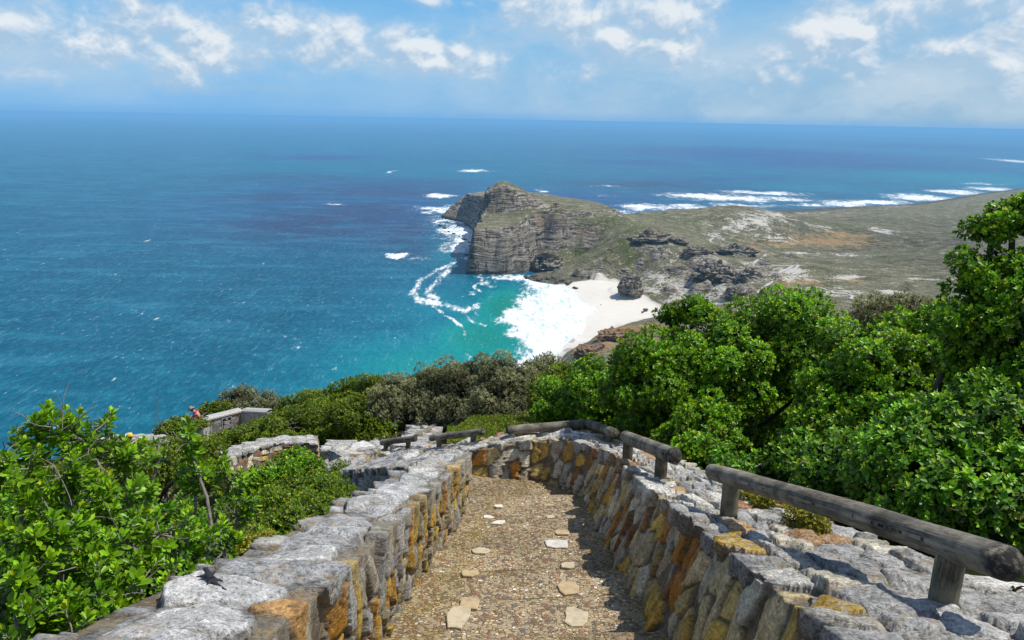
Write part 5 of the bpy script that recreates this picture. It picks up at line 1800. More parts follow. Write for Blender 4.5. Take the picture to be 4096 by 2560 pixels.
# --- foreground bush at the left: leafy shoots on visible branches
def shoot_bush(label, blobs, seed, base, n_per, L=.050):
    rng = np.random.default_rng(seed)
    root = empty('shrub', tuple(float(v) for v in base))
    tag(root, label, 'shrub')
    base = np.asarray(base, float)
    segs, P_, D_, Sz = [], [], [], []
    mains = [base + np.array([dx, dy, 0]) for dx, dy in [(0, 0), (.35, .15), (-.4, .1), (.1, .4)]]
    for bi, (c, r) in enumerate(blobs):
        m = mains[bi % len(mains)]
        hub = c + np.array([0, 0, -r[2] * .75])
        mid = m + (hub - m) * .55 + rng.normal(0, .08, 3)
        segs.append((m, mid, .020, .014))
        segs.append((mid, hub, .014, .009))
        n = int(n_per * (r[0] * r[2] + r[0] * r[1]) / .06)
        g = norm(rng.normal(0, 1, (n, 3)) + np.array([0, -.35, .35]))
        rad = rng.uniform(.45, 1.02, (n, 1)) ** .7
        tips = c + g * r * rad
        nh = max(3, n // 7)
        hubs = c + norm(rng.normal(0, 1, (nh, 3))) * r * .38 - np.array([0, 0, r[2] * .15])
        for h_ in hubs:
            segs.append((hub, h_, .008, .005))
        for k in range(n):
            j = np.argmin(((hubs - tips[k]) ** 2).sum(1))
            segs.append((hubs[j], tips[k], .0042, .0022))
            d = norm(tips[k] - hubs[j] + np.array([0, 0, .10]) + rng.normal(0, .03, 3))
            P_.append(tips[k])
            D_.append(d)
            Sz.append(rng.uniform(.75, 1.15))
    P_, D_, Sz = np.array(P_), np.array(D_), np.array(Sz)
    cols = np.array([(.15, .33, .010), (.20, .41, .012), (.10, .24, .008), (.25, .48, .014), (.29, .52, .016)])
    vs, fs, cs, b = [], [], [], 0
    # three tiers of leaves down every shoot
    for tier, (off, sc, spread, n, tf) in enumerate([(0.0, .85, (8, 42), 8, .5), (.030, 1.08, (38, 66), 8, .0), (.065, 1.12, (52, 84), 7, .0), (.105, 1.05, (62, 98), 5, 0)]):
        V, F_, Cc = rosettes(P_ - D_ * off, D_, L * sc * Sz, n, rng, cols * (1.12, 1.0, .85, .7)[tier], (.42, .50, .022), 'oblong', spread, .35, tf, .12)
        vs.append(V)
        fs.append(F_ + b)
        cs.append(Cc)
        b += len(V)
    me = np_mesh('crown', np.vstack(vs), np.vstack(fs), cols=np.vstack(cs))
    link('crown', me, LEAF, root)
    for k in range(60):
        c, r = blobs[rng.integers(len(blobs))]
        p = c + norm(rng.normal(0, 1, 3)) * r * .7
        segs.append((p, p + rng.normal(0, .10, 3) + np.array([0, 0, .05]), .003, .0015))
    branch_mesh(segs, 'trunk', root, BARK_PALE, seed + 1)
    return root


shoot_bush('large leafy bush close by at the lower left with glossy whorls of leaves',
           [B(80, 1010, 75, 48, 3.5), B(200, 1020, 75, 45, 3.7), B(40, 1090, 80, 60, 3.3), B(150, 1110, 90, 55, 3.4), B(290, 1075, 80, 45, 3.8), B(440, 1025, 42, 34, 4.2), B(370, 1060, 40, 26, 4.1), B(460, 1120, 55, 40, 4.2), B(540, 1110, 34, 45, 4.4),
            B(280, 1170, 95, 60, 3.6), B(560, 1190, 50, 40, 4.3), B(90, 1270, 110, 80, 3.1), B(250, 1290, 100, 75, 3.3), B(410, 1260, 80, 60, 3.6), B(520, 1290, 65, 55, 3.8), B(590, 1265, 30, 40, 4.2),
            B(60, 1400, 100, 85, 2.9), B(190, 1400, 90, 70, 3.0), B(330, 1370, 80, 60, 3.2), B(60, 1490, 90, 60, 2.7), B(180, 1480, 60, 50, 2.8), B(450, 1350, 50, 34, 3.5)],
           1301, (-2.2, 3.4, -4.6), 14, .060)
shrub('dark shrub under the leafy foreground bush at the left edge', [B(120, 1330, 170, 130, 4.6), B(330, 1330, 140, 100, 4.9), B(40, 1480, 140, 110, 4.0), B(480, 1350, 90, 70, 5.0)], 'glossy', 1302, None, lump=.3, dens=.7)
print('veg left', time.time() - T0)


# --- succulent ground cover with pale yellow flowers
def ground_cover():
    rng = np.random.default_rng(77)
    n = 16000
    px = rng.uniform(1060, 1310, n)
    py = rng.uniform(975, 1050, n)
    Y = np.interp(py, [975, 1050], [16.6, 12.4]) + rng.normal(0, .12, n)
    P_ = np.array([at(*q(a, b), y) for a, b, y in zip(px, py, Y)])
    keep = (px > 1085 + 1.2 * np.clip(1010 - py, 0, 50)) | (py > 1012)
    P_ = P_[keep]
    m = len(P_)
    D_ = norm(np.array([0, 0, 1.0]) + rng.normal(0, .42, (m, 3)))
    cols = np.array([(.16, .28, .014), (.21, .33, .018), (.11, .21, .012), (.26, .32, .025), (.28, .20, .05)])
    V, F_, C_ = rosettes(P_, D_, .075 * rng.uniform(.7, 1.2, m), 5, rng, cols, (.34, .42, .04), 'lance', (5, 60), .2, .2)
    # mat of stems under it
    gx, gy = np.meshgrid(np.linspace(1030, 1310, 40), np.linspace(968, 1056, 24), indexing='ij')
    G = np.array([[at(*q(a, b), np.interp(b, [975, 1050], [16.6, 12.4]) + .05) for b in gy[0]] for a in gx[:, 0]])
    G[..., 2] -= .05
    V2 = G.reshape(-1, 3)
    F2 = grid_faces(*gx.shape)
    fx, fy = gx.ravel()[F2].mean(1), gy.ravel()[F2].mean(1)
    F2 = F2[((fx > 1100 + 1.2 * np.clip(1010 - fy, 0, 50)) | (fy > 1020)) & (fx > 1075)]
    me = np_mesh('ground_cover', np.vstack([V, V2]), np.vstack([F_, F2 + len(V)]), cols=np.vstack([C_, np.tile([[.03, .05, .006]], (len(V2), 1))]))
    o = link('ground_cover', me, LEAF)
    tag(o, 'low succulent ground cover on the bank beyond the far wall', 'ground cover', kind='stuff')
    mf, t = material('pale_petal')
    t.put(t.bsdf.inputs['Base Color'], t.mix(t.noise(t.pos(), 60, 2), (.72, .66, .20), (.80, .76, .42)))
    for k, (fx, fy) in enumerate([(1130, 988), (1214, 995), (1214, 1000), (1126, 1005), (1127, 1013), (1246, 1003), (1256, 1007), (1175, 1018), (1265, 1015)]):
        c = at(*q(fx, fy), np.interp(fy, [975, 1050], [16.6, 12.4]) - .12)
        vs, b = [], 0
        n = 16
        C0 = np.tile(c[None], (n, 1))
        a = np.linspace(0, 2 * PI, n, endpoint=False)
        D0 = norm(np.stack([np.cos(a), np.sin(a) * .9 - .3, .45 + 0 * a], -1))
        V, F_, C_ = leaves(C0, D0, np.tile([[0, -.4, 1.0]], (n, 1)), np.full(n, .055), np.tile([[.8, .75, .3]], (n, 1)), 'lance')
        me = np_mesh('flower', V, F_, cols=C_)
        tag(link('flower', me, mf), 'pale yellow flower dotted on the succulent ground cover', 'flower', 'yellow flowers on the ground cover')


ground_cover()

shrub('sprawling yellow green shrubs on the terrace below the leafy foreground bush', [B(400, 1085, 70, 34, 13), B(320, 1110, 70, 34, 12), B(470, 1070, 50, 28, 14.5), B(250, 1100, 70, 34, 13), B(470, 1130, 50, 26, 10.5)], 'hedge', 1211, HG, scale=.9)
SPECIES['moss'] = dict(L=.020, n=7, cols=[(.36, .36, .03), (.45, .42, .04), (.26, .28, .03)], tip=(.55, .5, .05), tpl='obovate', gap=.026, mat='LEAF', spread=(15, 80), tip_f=.4)
shrub('small yellow succulent tuft behind the far post of the nearest rail', [B(1785, 1168, 34, 16, 5.2), B(1815, 1180, 24, 14, 5.0)], 'moss', 1221, 'yellow tufts on the outer edge of the right wall', lump=.4)
shrub('small yellow succulent tuft under the middle of the nearest rail', [B(1895, 1222, 30, 14, 4.3), B(1925, 1236, 20, 11, 4.15)], 'moss', 1222, 'yellow tufts on the outer edge of the right wall', lump=.4)
shrub('yellow green tuft leaning over the outer edge of the left wall', [B(595, 1300, 30, 14, 3.9), B(625, 1290, 16, 12, 4.1)], 'moss', 1223, None, lump=.4)
# ------------------------------------------------------------------ undergrowth between the shrubs
def undergrowth():
    rng = np.random.default_rng(5)
    x = rng.uniform(-16, 2.0, 26000)
    y = rng.uniform(3, 34, 26000)
    k = (x < np.interp(y, [0, 9, 10, 12, 30], [-1.5, -1.05, -3.3, -3.4, -1.0])) & (rng.random(len(x)) < np.interp(y, [3, 12, 34], [.55, .8, 1]))
    ok = np.ones(len(x), bool)
    for (ax, ay, bx, by, w) in [(-3.0, 14.5, -1.2, 22, 1.3)]:
        ok &= ~((y > 13.5) & (np.abs(x - np.interp(y, [14, 16, 18.5, 20.6, 23], [-2.05, -2.0, -1.95, -1.75, -1.55])) < .75))
    x, y = x[k & ok], y[k & ok]
    z = land_h(x, y) + .05
    P_ = np.stack([x, y, z], -1)
    D_ = norm(np.array([0, -.2, 1.0]) + rng.normal(0, .4, P_.shape))
    cols = np.array([(.07, .13, .012), (.10, .16, .015), (.05, .09, .010), (.13, .15, .03), (.15, .12, .05)])
    L = np.interp(y, [3, 12, 34], [.07, .10, .2]) * rng.uniform(.7, 1.3, len(x))
    V, F_, C_ = rosettes(P_, D_, L, 6, rng, cols, (.2, .25, .03), 'obovate', (10, 75), .2, .3)
    me = np_mesh('undergrowth', V, F_, cols=C_)
    tag(link('undergrowth', me, LEAF), 'low mixed undergrowth covering the slope left of the stairs', 'undergrowth', kind='stuff')


undergrowth()


# ------------------------------------------------------------------ rock stacks and boulders far below
def rock_lump(name, label, px, py, rx, ry, seed, up=1.0, group=None, cat='rock', parent=None, blocky=2.2, sink=.35, res=5, base_pt=None, rusty=False):
    p = ground_at(*q(px, py)) if base_pt is None else np.asarray(base_pt, float)
    dist = np.linalg.norm(p)
    a, b = rx / 1826 * dist, ry / 1826 * dist
    bm = bmesh.new()
    bmesh.ops.create_icosphere(bm, subdivisions=res, radius=1.0)
    me = bpy.data.meshes.new(name)
    bm.to_mesh(me)
    bm.free()
    n = len(me.vertices)
    V = np.empty(n * 3, np.float32)
    me.vertices.foreach_get('co', V)
    V = V.reshape(-1, 3).astype(float)
    r = (np.abs(V) ** blocky).sum(1) ** (1 / blocky)
    V = V / r[:, None]
    W = V * np.array([a, a * .85, b])
    s = max(a, b)
    W += norm(V) * (s * .50 * fbm(V * 1.7 + seed, seed, 5, .6))[:, None]
    # weathered ledges
    led = fbm(P3(W[:, 0] / s * .5, W[:, 1] / s * .5, W[:, 2] / s * 7 + fbm(V * 1.2, seed + 3, 3) * 1.2), seed + 1, 3)
    W[:, :2] *= (1 + .30 * led)[:, None]
    W += norm(V) * (s * .20 * fbm(V * 5, seed + 2, 5, .6))[:, None]
    W[:, 2] += b * (1 - sink)
    c = (float(p[0]), float(p[1]), float(p[2]))
    W += np.array(c)
    me.vertices.foreach_set('co', W.astype(np.float32).ravel())
    at_ = me.attributes.new('rock', 'FLOAT', 'POINT')
    at_.data.foreach_set('value', np.full(n, 1.4, np.float32))
    if rusty:
        at_ = me.attributes.new('ochre', 'FLOAT', 'POINT')
        at_.data.foreach_set('value', np.full(n, .72, np.float32))
    me.polygons.foreach_set('use_smooth', np.zeros(len(me.polygons), bool))
    me.materials.append(LAND)
    me.transform(Matrix.Translation(-Vector(c)))
    me.update()
    o = bpy.data.objects.new(name, me)
    COL.objects.link(o)
    o.location = c
    tag(o, label, cat, group)
    return o


rock_lump('rock_stack', 'dark layered rock stack standing at the back of the white beach', 1488, 698, 27, 25, 1, sink=.25)
rock_lump('rock_stack', 'small reddish rock stack at the landward end of the beach, above the bushes', 1600, 742, 18, 20, 2, sink=.3, rusty=True)
rock_lump('rock_outcrop', 'large dark outcrop on the scrub slope above the red stack', 1688, 662, 46, 26, 3, sink=.55)
rock_lump('rock_outcrop', 'dark outcrop with orange top, left of the walkway zigzag', 1652, 612, 34, 18, 4, sink=.55)
rock_lump('rock_outcrop', 'long dark outcrop beside the upper walkway bend', 1738, 604, 44, 12, 5, sink=.6)
rock_lump('rock_outcrop', 'broken dark outcrop left of the straight walkway', 1768, 664, 32, 16, 6, sink=.5)
rock_lump('rock_outcrop', 'low dark outcrop just above the green dome bush', 1742, 704, 26, 14, 7, sink=.5)
rock_lump('rock_outcrop', 'wide banded rock ledge under the grassy saddle', 1540, 572, 48, 16, 8, sink=.6)
rock_lump('rock_outcrop', 'thin pale rock ledge right of the banded ledge', 1600, 575, 26, 9, 9, sink=.6)
rock_lump('rock_outcrop', 'pale rock buttress at the foot of the main cliff', 1292, 636, 34, 28, 10, sink=.6)
rock_lump('rock_outcrop', 'rusty orange red rock crag at the near end of the beach above the foam', 1395, 838, 34, 17, 11, sink=.7, rusty=True)
rock_lump('rock_outcrop', 'grey and reddish rock rib running back from the near end of the beach', 1460, 800, 46, 12, 12, sink=.75, rusty=True)
rr = np.random.default_rng(9)
BG = 'boulders along the foot of the cliff by the beach'
for k in range(26):
    t = k / 25
    px = 1232 + 128 * t + rr.uniform(-8, 8)
    py = 652 + 26 * t + rr.uniform(-5, 7) - 5 * math.sin(t * PI)
    e = ground_at(*q(px, py))
    if e is None:
        e = on_plane(*q(px, py), SEA + .6)
    s_ = rr.uniform(2.0, 6.0)
    rock_lump('boulder', 'dark boulder at the foot of the cliff beside the foam', px, py, s_, s_ * .6, 100 + k, group=BG, cat='boulder', res=3, base_pt=e, sink=.5)
BG2 = 'small rocks scattered on the white sand'
for k, (px, py, s_) in enumerate([(1592, 0, 0), (1556, 757, 4), (1545, 748, 3), (1535, 752, 2), (1462, 698, 5), (1471, 701, 4), (1527, 772, 2), (1525, 733, 6), (1518, 738, 3), (1420, 720, 1.5), (1458, 690, 4)]):
    if s_:
        rock_lump('boulder', 'small dark rock lying on the white sand of the beach', px, py, s_, s_ * .5, 140 + k, group=BG2, cat='boulder', res=3, base_pt=on_plane(*q(px, py), SEA + 1.6), sink=.5)
BG3 = 'wave washed rocks off the western knob'
for k, (px, py, s_) in enumerate([(1060, 548, 3), (1072, 553, 4), (1085, 560, 3), (1098, 567, 5), (1108, 573, 4), (1112, 583, 5), (1115, 590, 4), (1090, 575, 2), (1105, 604, 6), (1050, 540, 5), (1040, 533, 4), (1118, 575, 5)]):
    rock_lump('boulder', 'dark wave washed rock in the foam off the cliff', px, py, s_, s_ * .45, 170 + k, group=BG3, cat='boulder', res=3, base_pt=on_plane(*q(px, py), SEA + .3), sink=.5)


# ------------------------------------------------------------------ walkways on the plain
def walkway(pts, w, seed):
    P_ = [ground_at(*q(*p)) for p in pts]
    P_ = [p for p in P_ if p is not None]
    R_, s = resample(np.array(P_), lambda d: 3.0)
    z = land_h(R_[:, 0], R_[:, 1]) + .8
    d = norm(np.gradient(R_[:, :2], axis=0))
    n = np.stack([-d[:, 1], d[:, 0]], -1)
    rows = []
    for u, dz in ((-1, -1.2), (-1, 0), (1, 0), (1, -1.2)):
        rows.append(np.stack([R_[:, 0] + n[:, 0] * w * u, R_[:, 1] + n[:, 1] * w * u, z + dz], -1))
    G = np.stack(rows, 1)
    me = np_mesh('path', G.reshape(-1, 3), grid_faces(*G.shape[:2]), smooth=False)
    tag(link('path', me, WALK), kind='structure')


mw, t = material('bleached_boardwalk')
t.put(t.bsdf.inputs['Base Color'], t.mix(t.noise(t.pos(), .2, 4), (.36, .34, .30), (.55, .52, .46)))
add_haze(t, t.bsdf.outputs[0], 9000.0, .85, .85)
WALK = mw


def c5(x, y):       # 1.374x enlargement of the right part -> 2419 view
    return ((x / 1.374 + 2600) / 1.6936, (y / 1.374 + 600) / 1.6936)


walkway([c5(*p) for p in [(540, 822), (600, 780), (655, 738), (700, 695), (752, 660), (785, 640)]], 1.7, 1)
walkway([c5(*p) for p in [(640, 575), (612, 600), (575, 625), (600, 640), (650, 643), (710, 640), (785, 637), (822, 636)]], 1.5, 2)
walkway([c5(*p) for p in [(350, 486), (332, 497), (345, 510), (385, 517), (450, 524), (530, 540)]], 1.6, 3)
walkway([c5(*p) for p in [(800, 755), (870, 760), (925, 757), (960, 768), (1000, 778), (1010, 790), (1060, 793), (1100, 800), (1112, 812), (1106, 822), (1150, 828), (1200, 830), (1260, 838), (1296, 846)]], 1.3, 4)
walkway([c5(*p) for p in [(820, 636), (800, 655), (775, 680)]], 1.5, 5)
print('far detail', time.time() - T0)


# ------------------------------------------------------------------ memorial wall with plaque
def box_between(P0, P1, z0, z1, th, back):
    """upright slab from plan point P0 to P1, thickness away from the viewer"""
    P0, P1 = np.asarray(P0, float), np.asarray(P1, float)
    d = norm((P1 - P0)[None, :2])[0]
    n = np.array([-d[1], d[0]]) * back
    A = [np.array([*P0[:2]]), np.array([*P1[:2]]), P1[:2] + n * th, P0[:2] + n * th]
    zt = [z1(P0), z1(P1), z1(P1), z1(P0)]
    V = [(*A[i], z0) for i in range(4)] + [(*A[i], zt[i]) for i in range(4)]
    F_ = [(0, 1, 5, 4), (1, 2, 6, 5), (2, 3, 7, 6), (3, 0, 4, 7), (4, 5, 6, 7), (3, 2, 1, 0)]
    return np.array(V), np.array(F_)


def memorial():
    conc = simple_mat('grey_concrete', (.34, .335, .32), .9, .3, 7, .2, .02)
    cop = simple_mat('pale_coping_concrete', (.40, .39, .36), .9, .3, 18, .2, .03)
    blk = simple_mat('black_plaque', (.012, .014, .014), .35, .2, 30, .5)
    let = simple_mat('white_lettering', (.62, .62, .58), .6, .1, 30)
    frm = simple_mat('plaque_surround', (.42, .41, .38), .8, .2, 20)
    m, t = material('dark_rubble_panel')
    p = t.pos()
    mp = t.mapping(p, (2.2, 2.2, 5.0))
    cell = t.vor(mp, 1.0, 'F1', 'Color')
    ed = t.vor(mp, 1.0, 'DISTANCE_TO_EDGE', 'Distance')
    sp = t.new('ShaderNodeSeparateColor')
    t.put(sp.inputs[0], cell)
    c = t.ramp(sp.outputs[0], [(0, (.16, .15, .14)), (.35, (.24, .22, .20)), (.6, (.30, .29, .27)), (.8, (.36, .20, .10)), (.86, (.20, .18, .17))], 'CONSTANT')
    c = t.mix(.6, c, t.ramp(t.noise(p, 8, 5, .7), [(.35, .4), (.65, 1.5)]), 'MULTIPLY')
    c = t.mix(t.ramp(ed, [(.02, 1), (.07, 0)]), c, (.10, .095, .09))
    t.put(t.bsdf.inputs['Base Color'], c)
    t.put(t.bsdf.inputs['Normal'], t.bump(ed, .8, .05))
    rub = m
    pts = [at(200.3, 428, 32.6), at(209.5, 419.5, 35.2), at(242.0, 411.5, 36.6), at(267.5, 413.0, 35.6)]
    z0 = pts[0][2] - 1.6
    root = empty('memorial_wall', (float(pts[1][0] + 1.0), float(pts[1][1] + .6), float(z0)))
    tag(root, 'grey three sided memorial wall with a black plaque on its rubble panel', 'memorial')
    for (a, b, mt) in ((0, 1, conc), (1, 2, rub), (2, 3, conc)):
        V, F_ = box_between(pts[a], pts[b], z0, lambda P: P[2], .3, 1)
        link('panel', np_mesh('panel', V, F_, smooth=False), mt, root)
    # sloping coping band, a little proud
    Vs, Fs, b = [], [], 0
    for i in range(3):
        A, B_ = pts[i].copy(), pts[i + 1].copy()
        d = norm((B_ - A)[None, :2])[0]
        n = np.array([-d[1], d[0]])
        prof = [(-.06, -.02), (-.06, .05), (.08, .12), (.32, .12), (.32, -.02)]
        V = [(*(P[:2] + n * o), P[2] + h) for P in (A, B_) for o, h in prof]
        k = len(prof)
        Fs += [(b + j, b + (j + 1) % k, b + k + (j + 1) % k, b + k + j) for j in range(k)]
        Vs += V
        b += 2 * k
    link('coping', np_mesh('coping', np.array(Vs), np.array(Fs), smooth=False), cop, root)
    # corner strips between panels
    for i in (1, 2):
        V, F_ = box_between(pts[i] + np.array([-.05, -.05, 0]), pts[i] + np.array([.05, -.05, 0]), z0, lambda P: P[2] - .02, .1, 1)
        link('corner_strip', np_mesh('corner_strip', V, F_, smooth=False), conc, root)
    # plaque on the centre panel
    A, B_ = pts[1], pts[2]
    d3 = (B_ - A)
    d = norm(d3[None, :2])[0]
    n = np.array([-d[1], d[0]])
    L = np.linalg.norm(d3[:2])

    def quad(u0, u1, h0, h1, off, th=.02):
        V = []
        for o in (off, off - th):
            for u, h in ((u0, h0), (u1, h0), (u1, h1), (u0, h1)):
                xy = A[:2] + d * u * L - n * (-o)
                xy = A[:2] + d * u * L + n * o
                V.append((*xy, A[2] + d3[2] * u + h))
        F_ = [(4, 5, 6, 7), (0, 3, 2, 1), (0, 1, 5, 4), (1, 2, 6, 5), (2, 3, 7, 6), (3, 0, 4, 7)]
        return np.array(V), np.array(F_)
    V, F_ = quad(.355, .655, -.72, -.10, -.003, .03)
    plq = link('plaque_surround', np_mesh('plaque_surround', V, F_, smooth=False), frm, root)
    V, F_ = quad(.375, .635, -.69, -.13, -.035, .015)
    plk = link('plaque', np_mesh('plaque', V, F_, smooth=False), blk, root)
    rg = np.random.default_rng(4)
    Vs, Fs, b = [], [], 0
    rows = [(-.17, -.20, .47, .53)]
    for h, (ua, ub), hh in ((-.27, (.40, .61), .035), (-.335, (.40, .61), .035), (-.40, (.43, .58), .035), (-.47, (.39, .62), .015), (-.505, (.39, .62), .015), (-.54, (.39, .62), .015), (-.575, (.39, .62), .015), (-.61, (.39, .62), .015), (-.645, (.39, .60), .015)):
        u = ua
        while u < ub:
            w_ = rg.uniform(.010, .020)
            rows.append((h, h - hh, u, min(u + w_, ub)))
            u += w_ + rg.choice([.005, .005, .012])
    for (h1, h0, u0, u1) in rows:
        V, F_ = quad(u0, u1, h0, h1, -.052, .004)
        Vs.append(V)
        Fs.append(F_ + b)
        b += 8
    o = link('lettering', np_mesh('lettering', np.vstack(Vs), np.vstack(Fs), smooth=False), let, plk)
    # low relief fans on the side panels
    for (i, u, hgt, rad) in ((0, .55, -.95, .42), (2, .5, -.70, .40)):
        A_, B2 = pts[i], pts[i + 1]
        d_ = norm((B2 - A_)[None, :2])[0]
        n_ = np.array([-d_[1], d_[0]])
        c = A_ + (B2 - A_) * u
        Vv, Ff, b = [], [], 0
        for rk, r_ in enumerate((1.0, .8, .6, .4)):
            th = np.linspace(0, PI, 17)
            for j, a_ in enumerate(th):
                for rr_, off in ((rad * r_, -.015 - .02 * rk), (rad * (r_ - .16), -.03 - .02 * rk)):
                    xy = c[:2] + d_ * math.cos(a_) * rr_ + n_ * off
                    Vv.append((*xy, c[2] + hgt + math.sin(a_) * rr_ * .9))
            Ff += [(b + 2 * j, b + 2 * j + 1, b + 2 * j + 3, b + 2 * j + 2) for j in range(16)]
            b += 34
        link('relief', np_mesh('relief', np.array(Vv), np.array(Ff)), cop, root)


memorial()


# ------------------------------------------------------------------ people
def skin(name, nodes, edges, root_node, mat, parent, sub=2):
    """one continuous surface grown round a jointed skeleton; nodes: name -> (x, y, z, r) or (..., rx, ry)"""
    names = list(nodes)
    me = bpy.data.meshes.new(name)
    me.from_pydata([nodes[k][:3] for k in names], [(names.index(a), names.index(b)) for a, b in edges], [])
    o = bpy.data.objects.new(name, me)
    COL.objects.link(o)
    sm = o.modifiers.new('skin', 'SKIN')
    sm.use_smooth_shade = True
    for k, nme in enumerate(names):
        sv = me.skin_vertices[0].data[k]
        r = nodes[nme][3:]
        sv.radius = (r[0], r[-1])
        sv.use_root = nme == root_node
    ss = o.modifiers.new('sub', 'SUBSURF')
    ss.levels = ss.render_levels = sub
    dg = bpy.context.evaluated_depsgraph_get()
    m2 = bpy.data.meshes.new_from_object(o.evaluated_get(dg))
    m2.name = name
    bpy.data.objects.remove(o)
    m2.materials.clear()
    m2.materials.append(mat)
    m2.polygons.foreach_set('use_smooth', np.ones(len(m2.polygons), bool))
    r = bpy.data.objects.new(name, m2)
    COL.objects.link(r)
    r.parent = parent
    return r


SKIN = simple_mat('skin', (.46, .27, .18), .6, .08, 30, .3)


def hand_nodes(N, E, side, wrist, dirv, palm_up):
    """palm, four fingers of different lengths and a thumb"""
    d = norm(np.asarray(dirv, float)[None])[0]
    s = norm(np.cross(d, palm_up)[None])[0]
    w = np.asarray(wrist, float)
    pm = w + d * .07
    N[side + 'palm'] = (*pm, .034, .018)
    E.append((side + 'wrist', side + 'palm'))
    for k, (o, ln) in enumerate(((-.030, .066), (-.010, .078), (.010, .074), (.030, .058))):
        a = pm + d * .03 + s * o
        b = a + d * ln * .55 - np.asarray(palm_up) * .008
        c = b + d * ln * .35 - np.asarray(palm_up) * .022
        for nm, p, r in (('a', a, .010), ('b', b, .009), ('c', c, .0075)):
            N[f'{side}f{k}{nm}'] = (*p, r)
        E += [(side + 'palm', f'{side}f{k}a'), (f'{side}f{k}a', f'{side}f{k}b'), (f'{side}f{k}b', f'{side}f{k}c')]
    sg = 1 if side == 'l' else -1
    a = w + d * .035 + s * .036 * sg
    b = a + d * .032 + s * .020 * sg
    N[side + 't1'] = (*a, .012)
    N[side + 't2'] = (*b, .009)
    E += [(side + 'palm', side + 't1'), (side + 't1', side + 't2')]


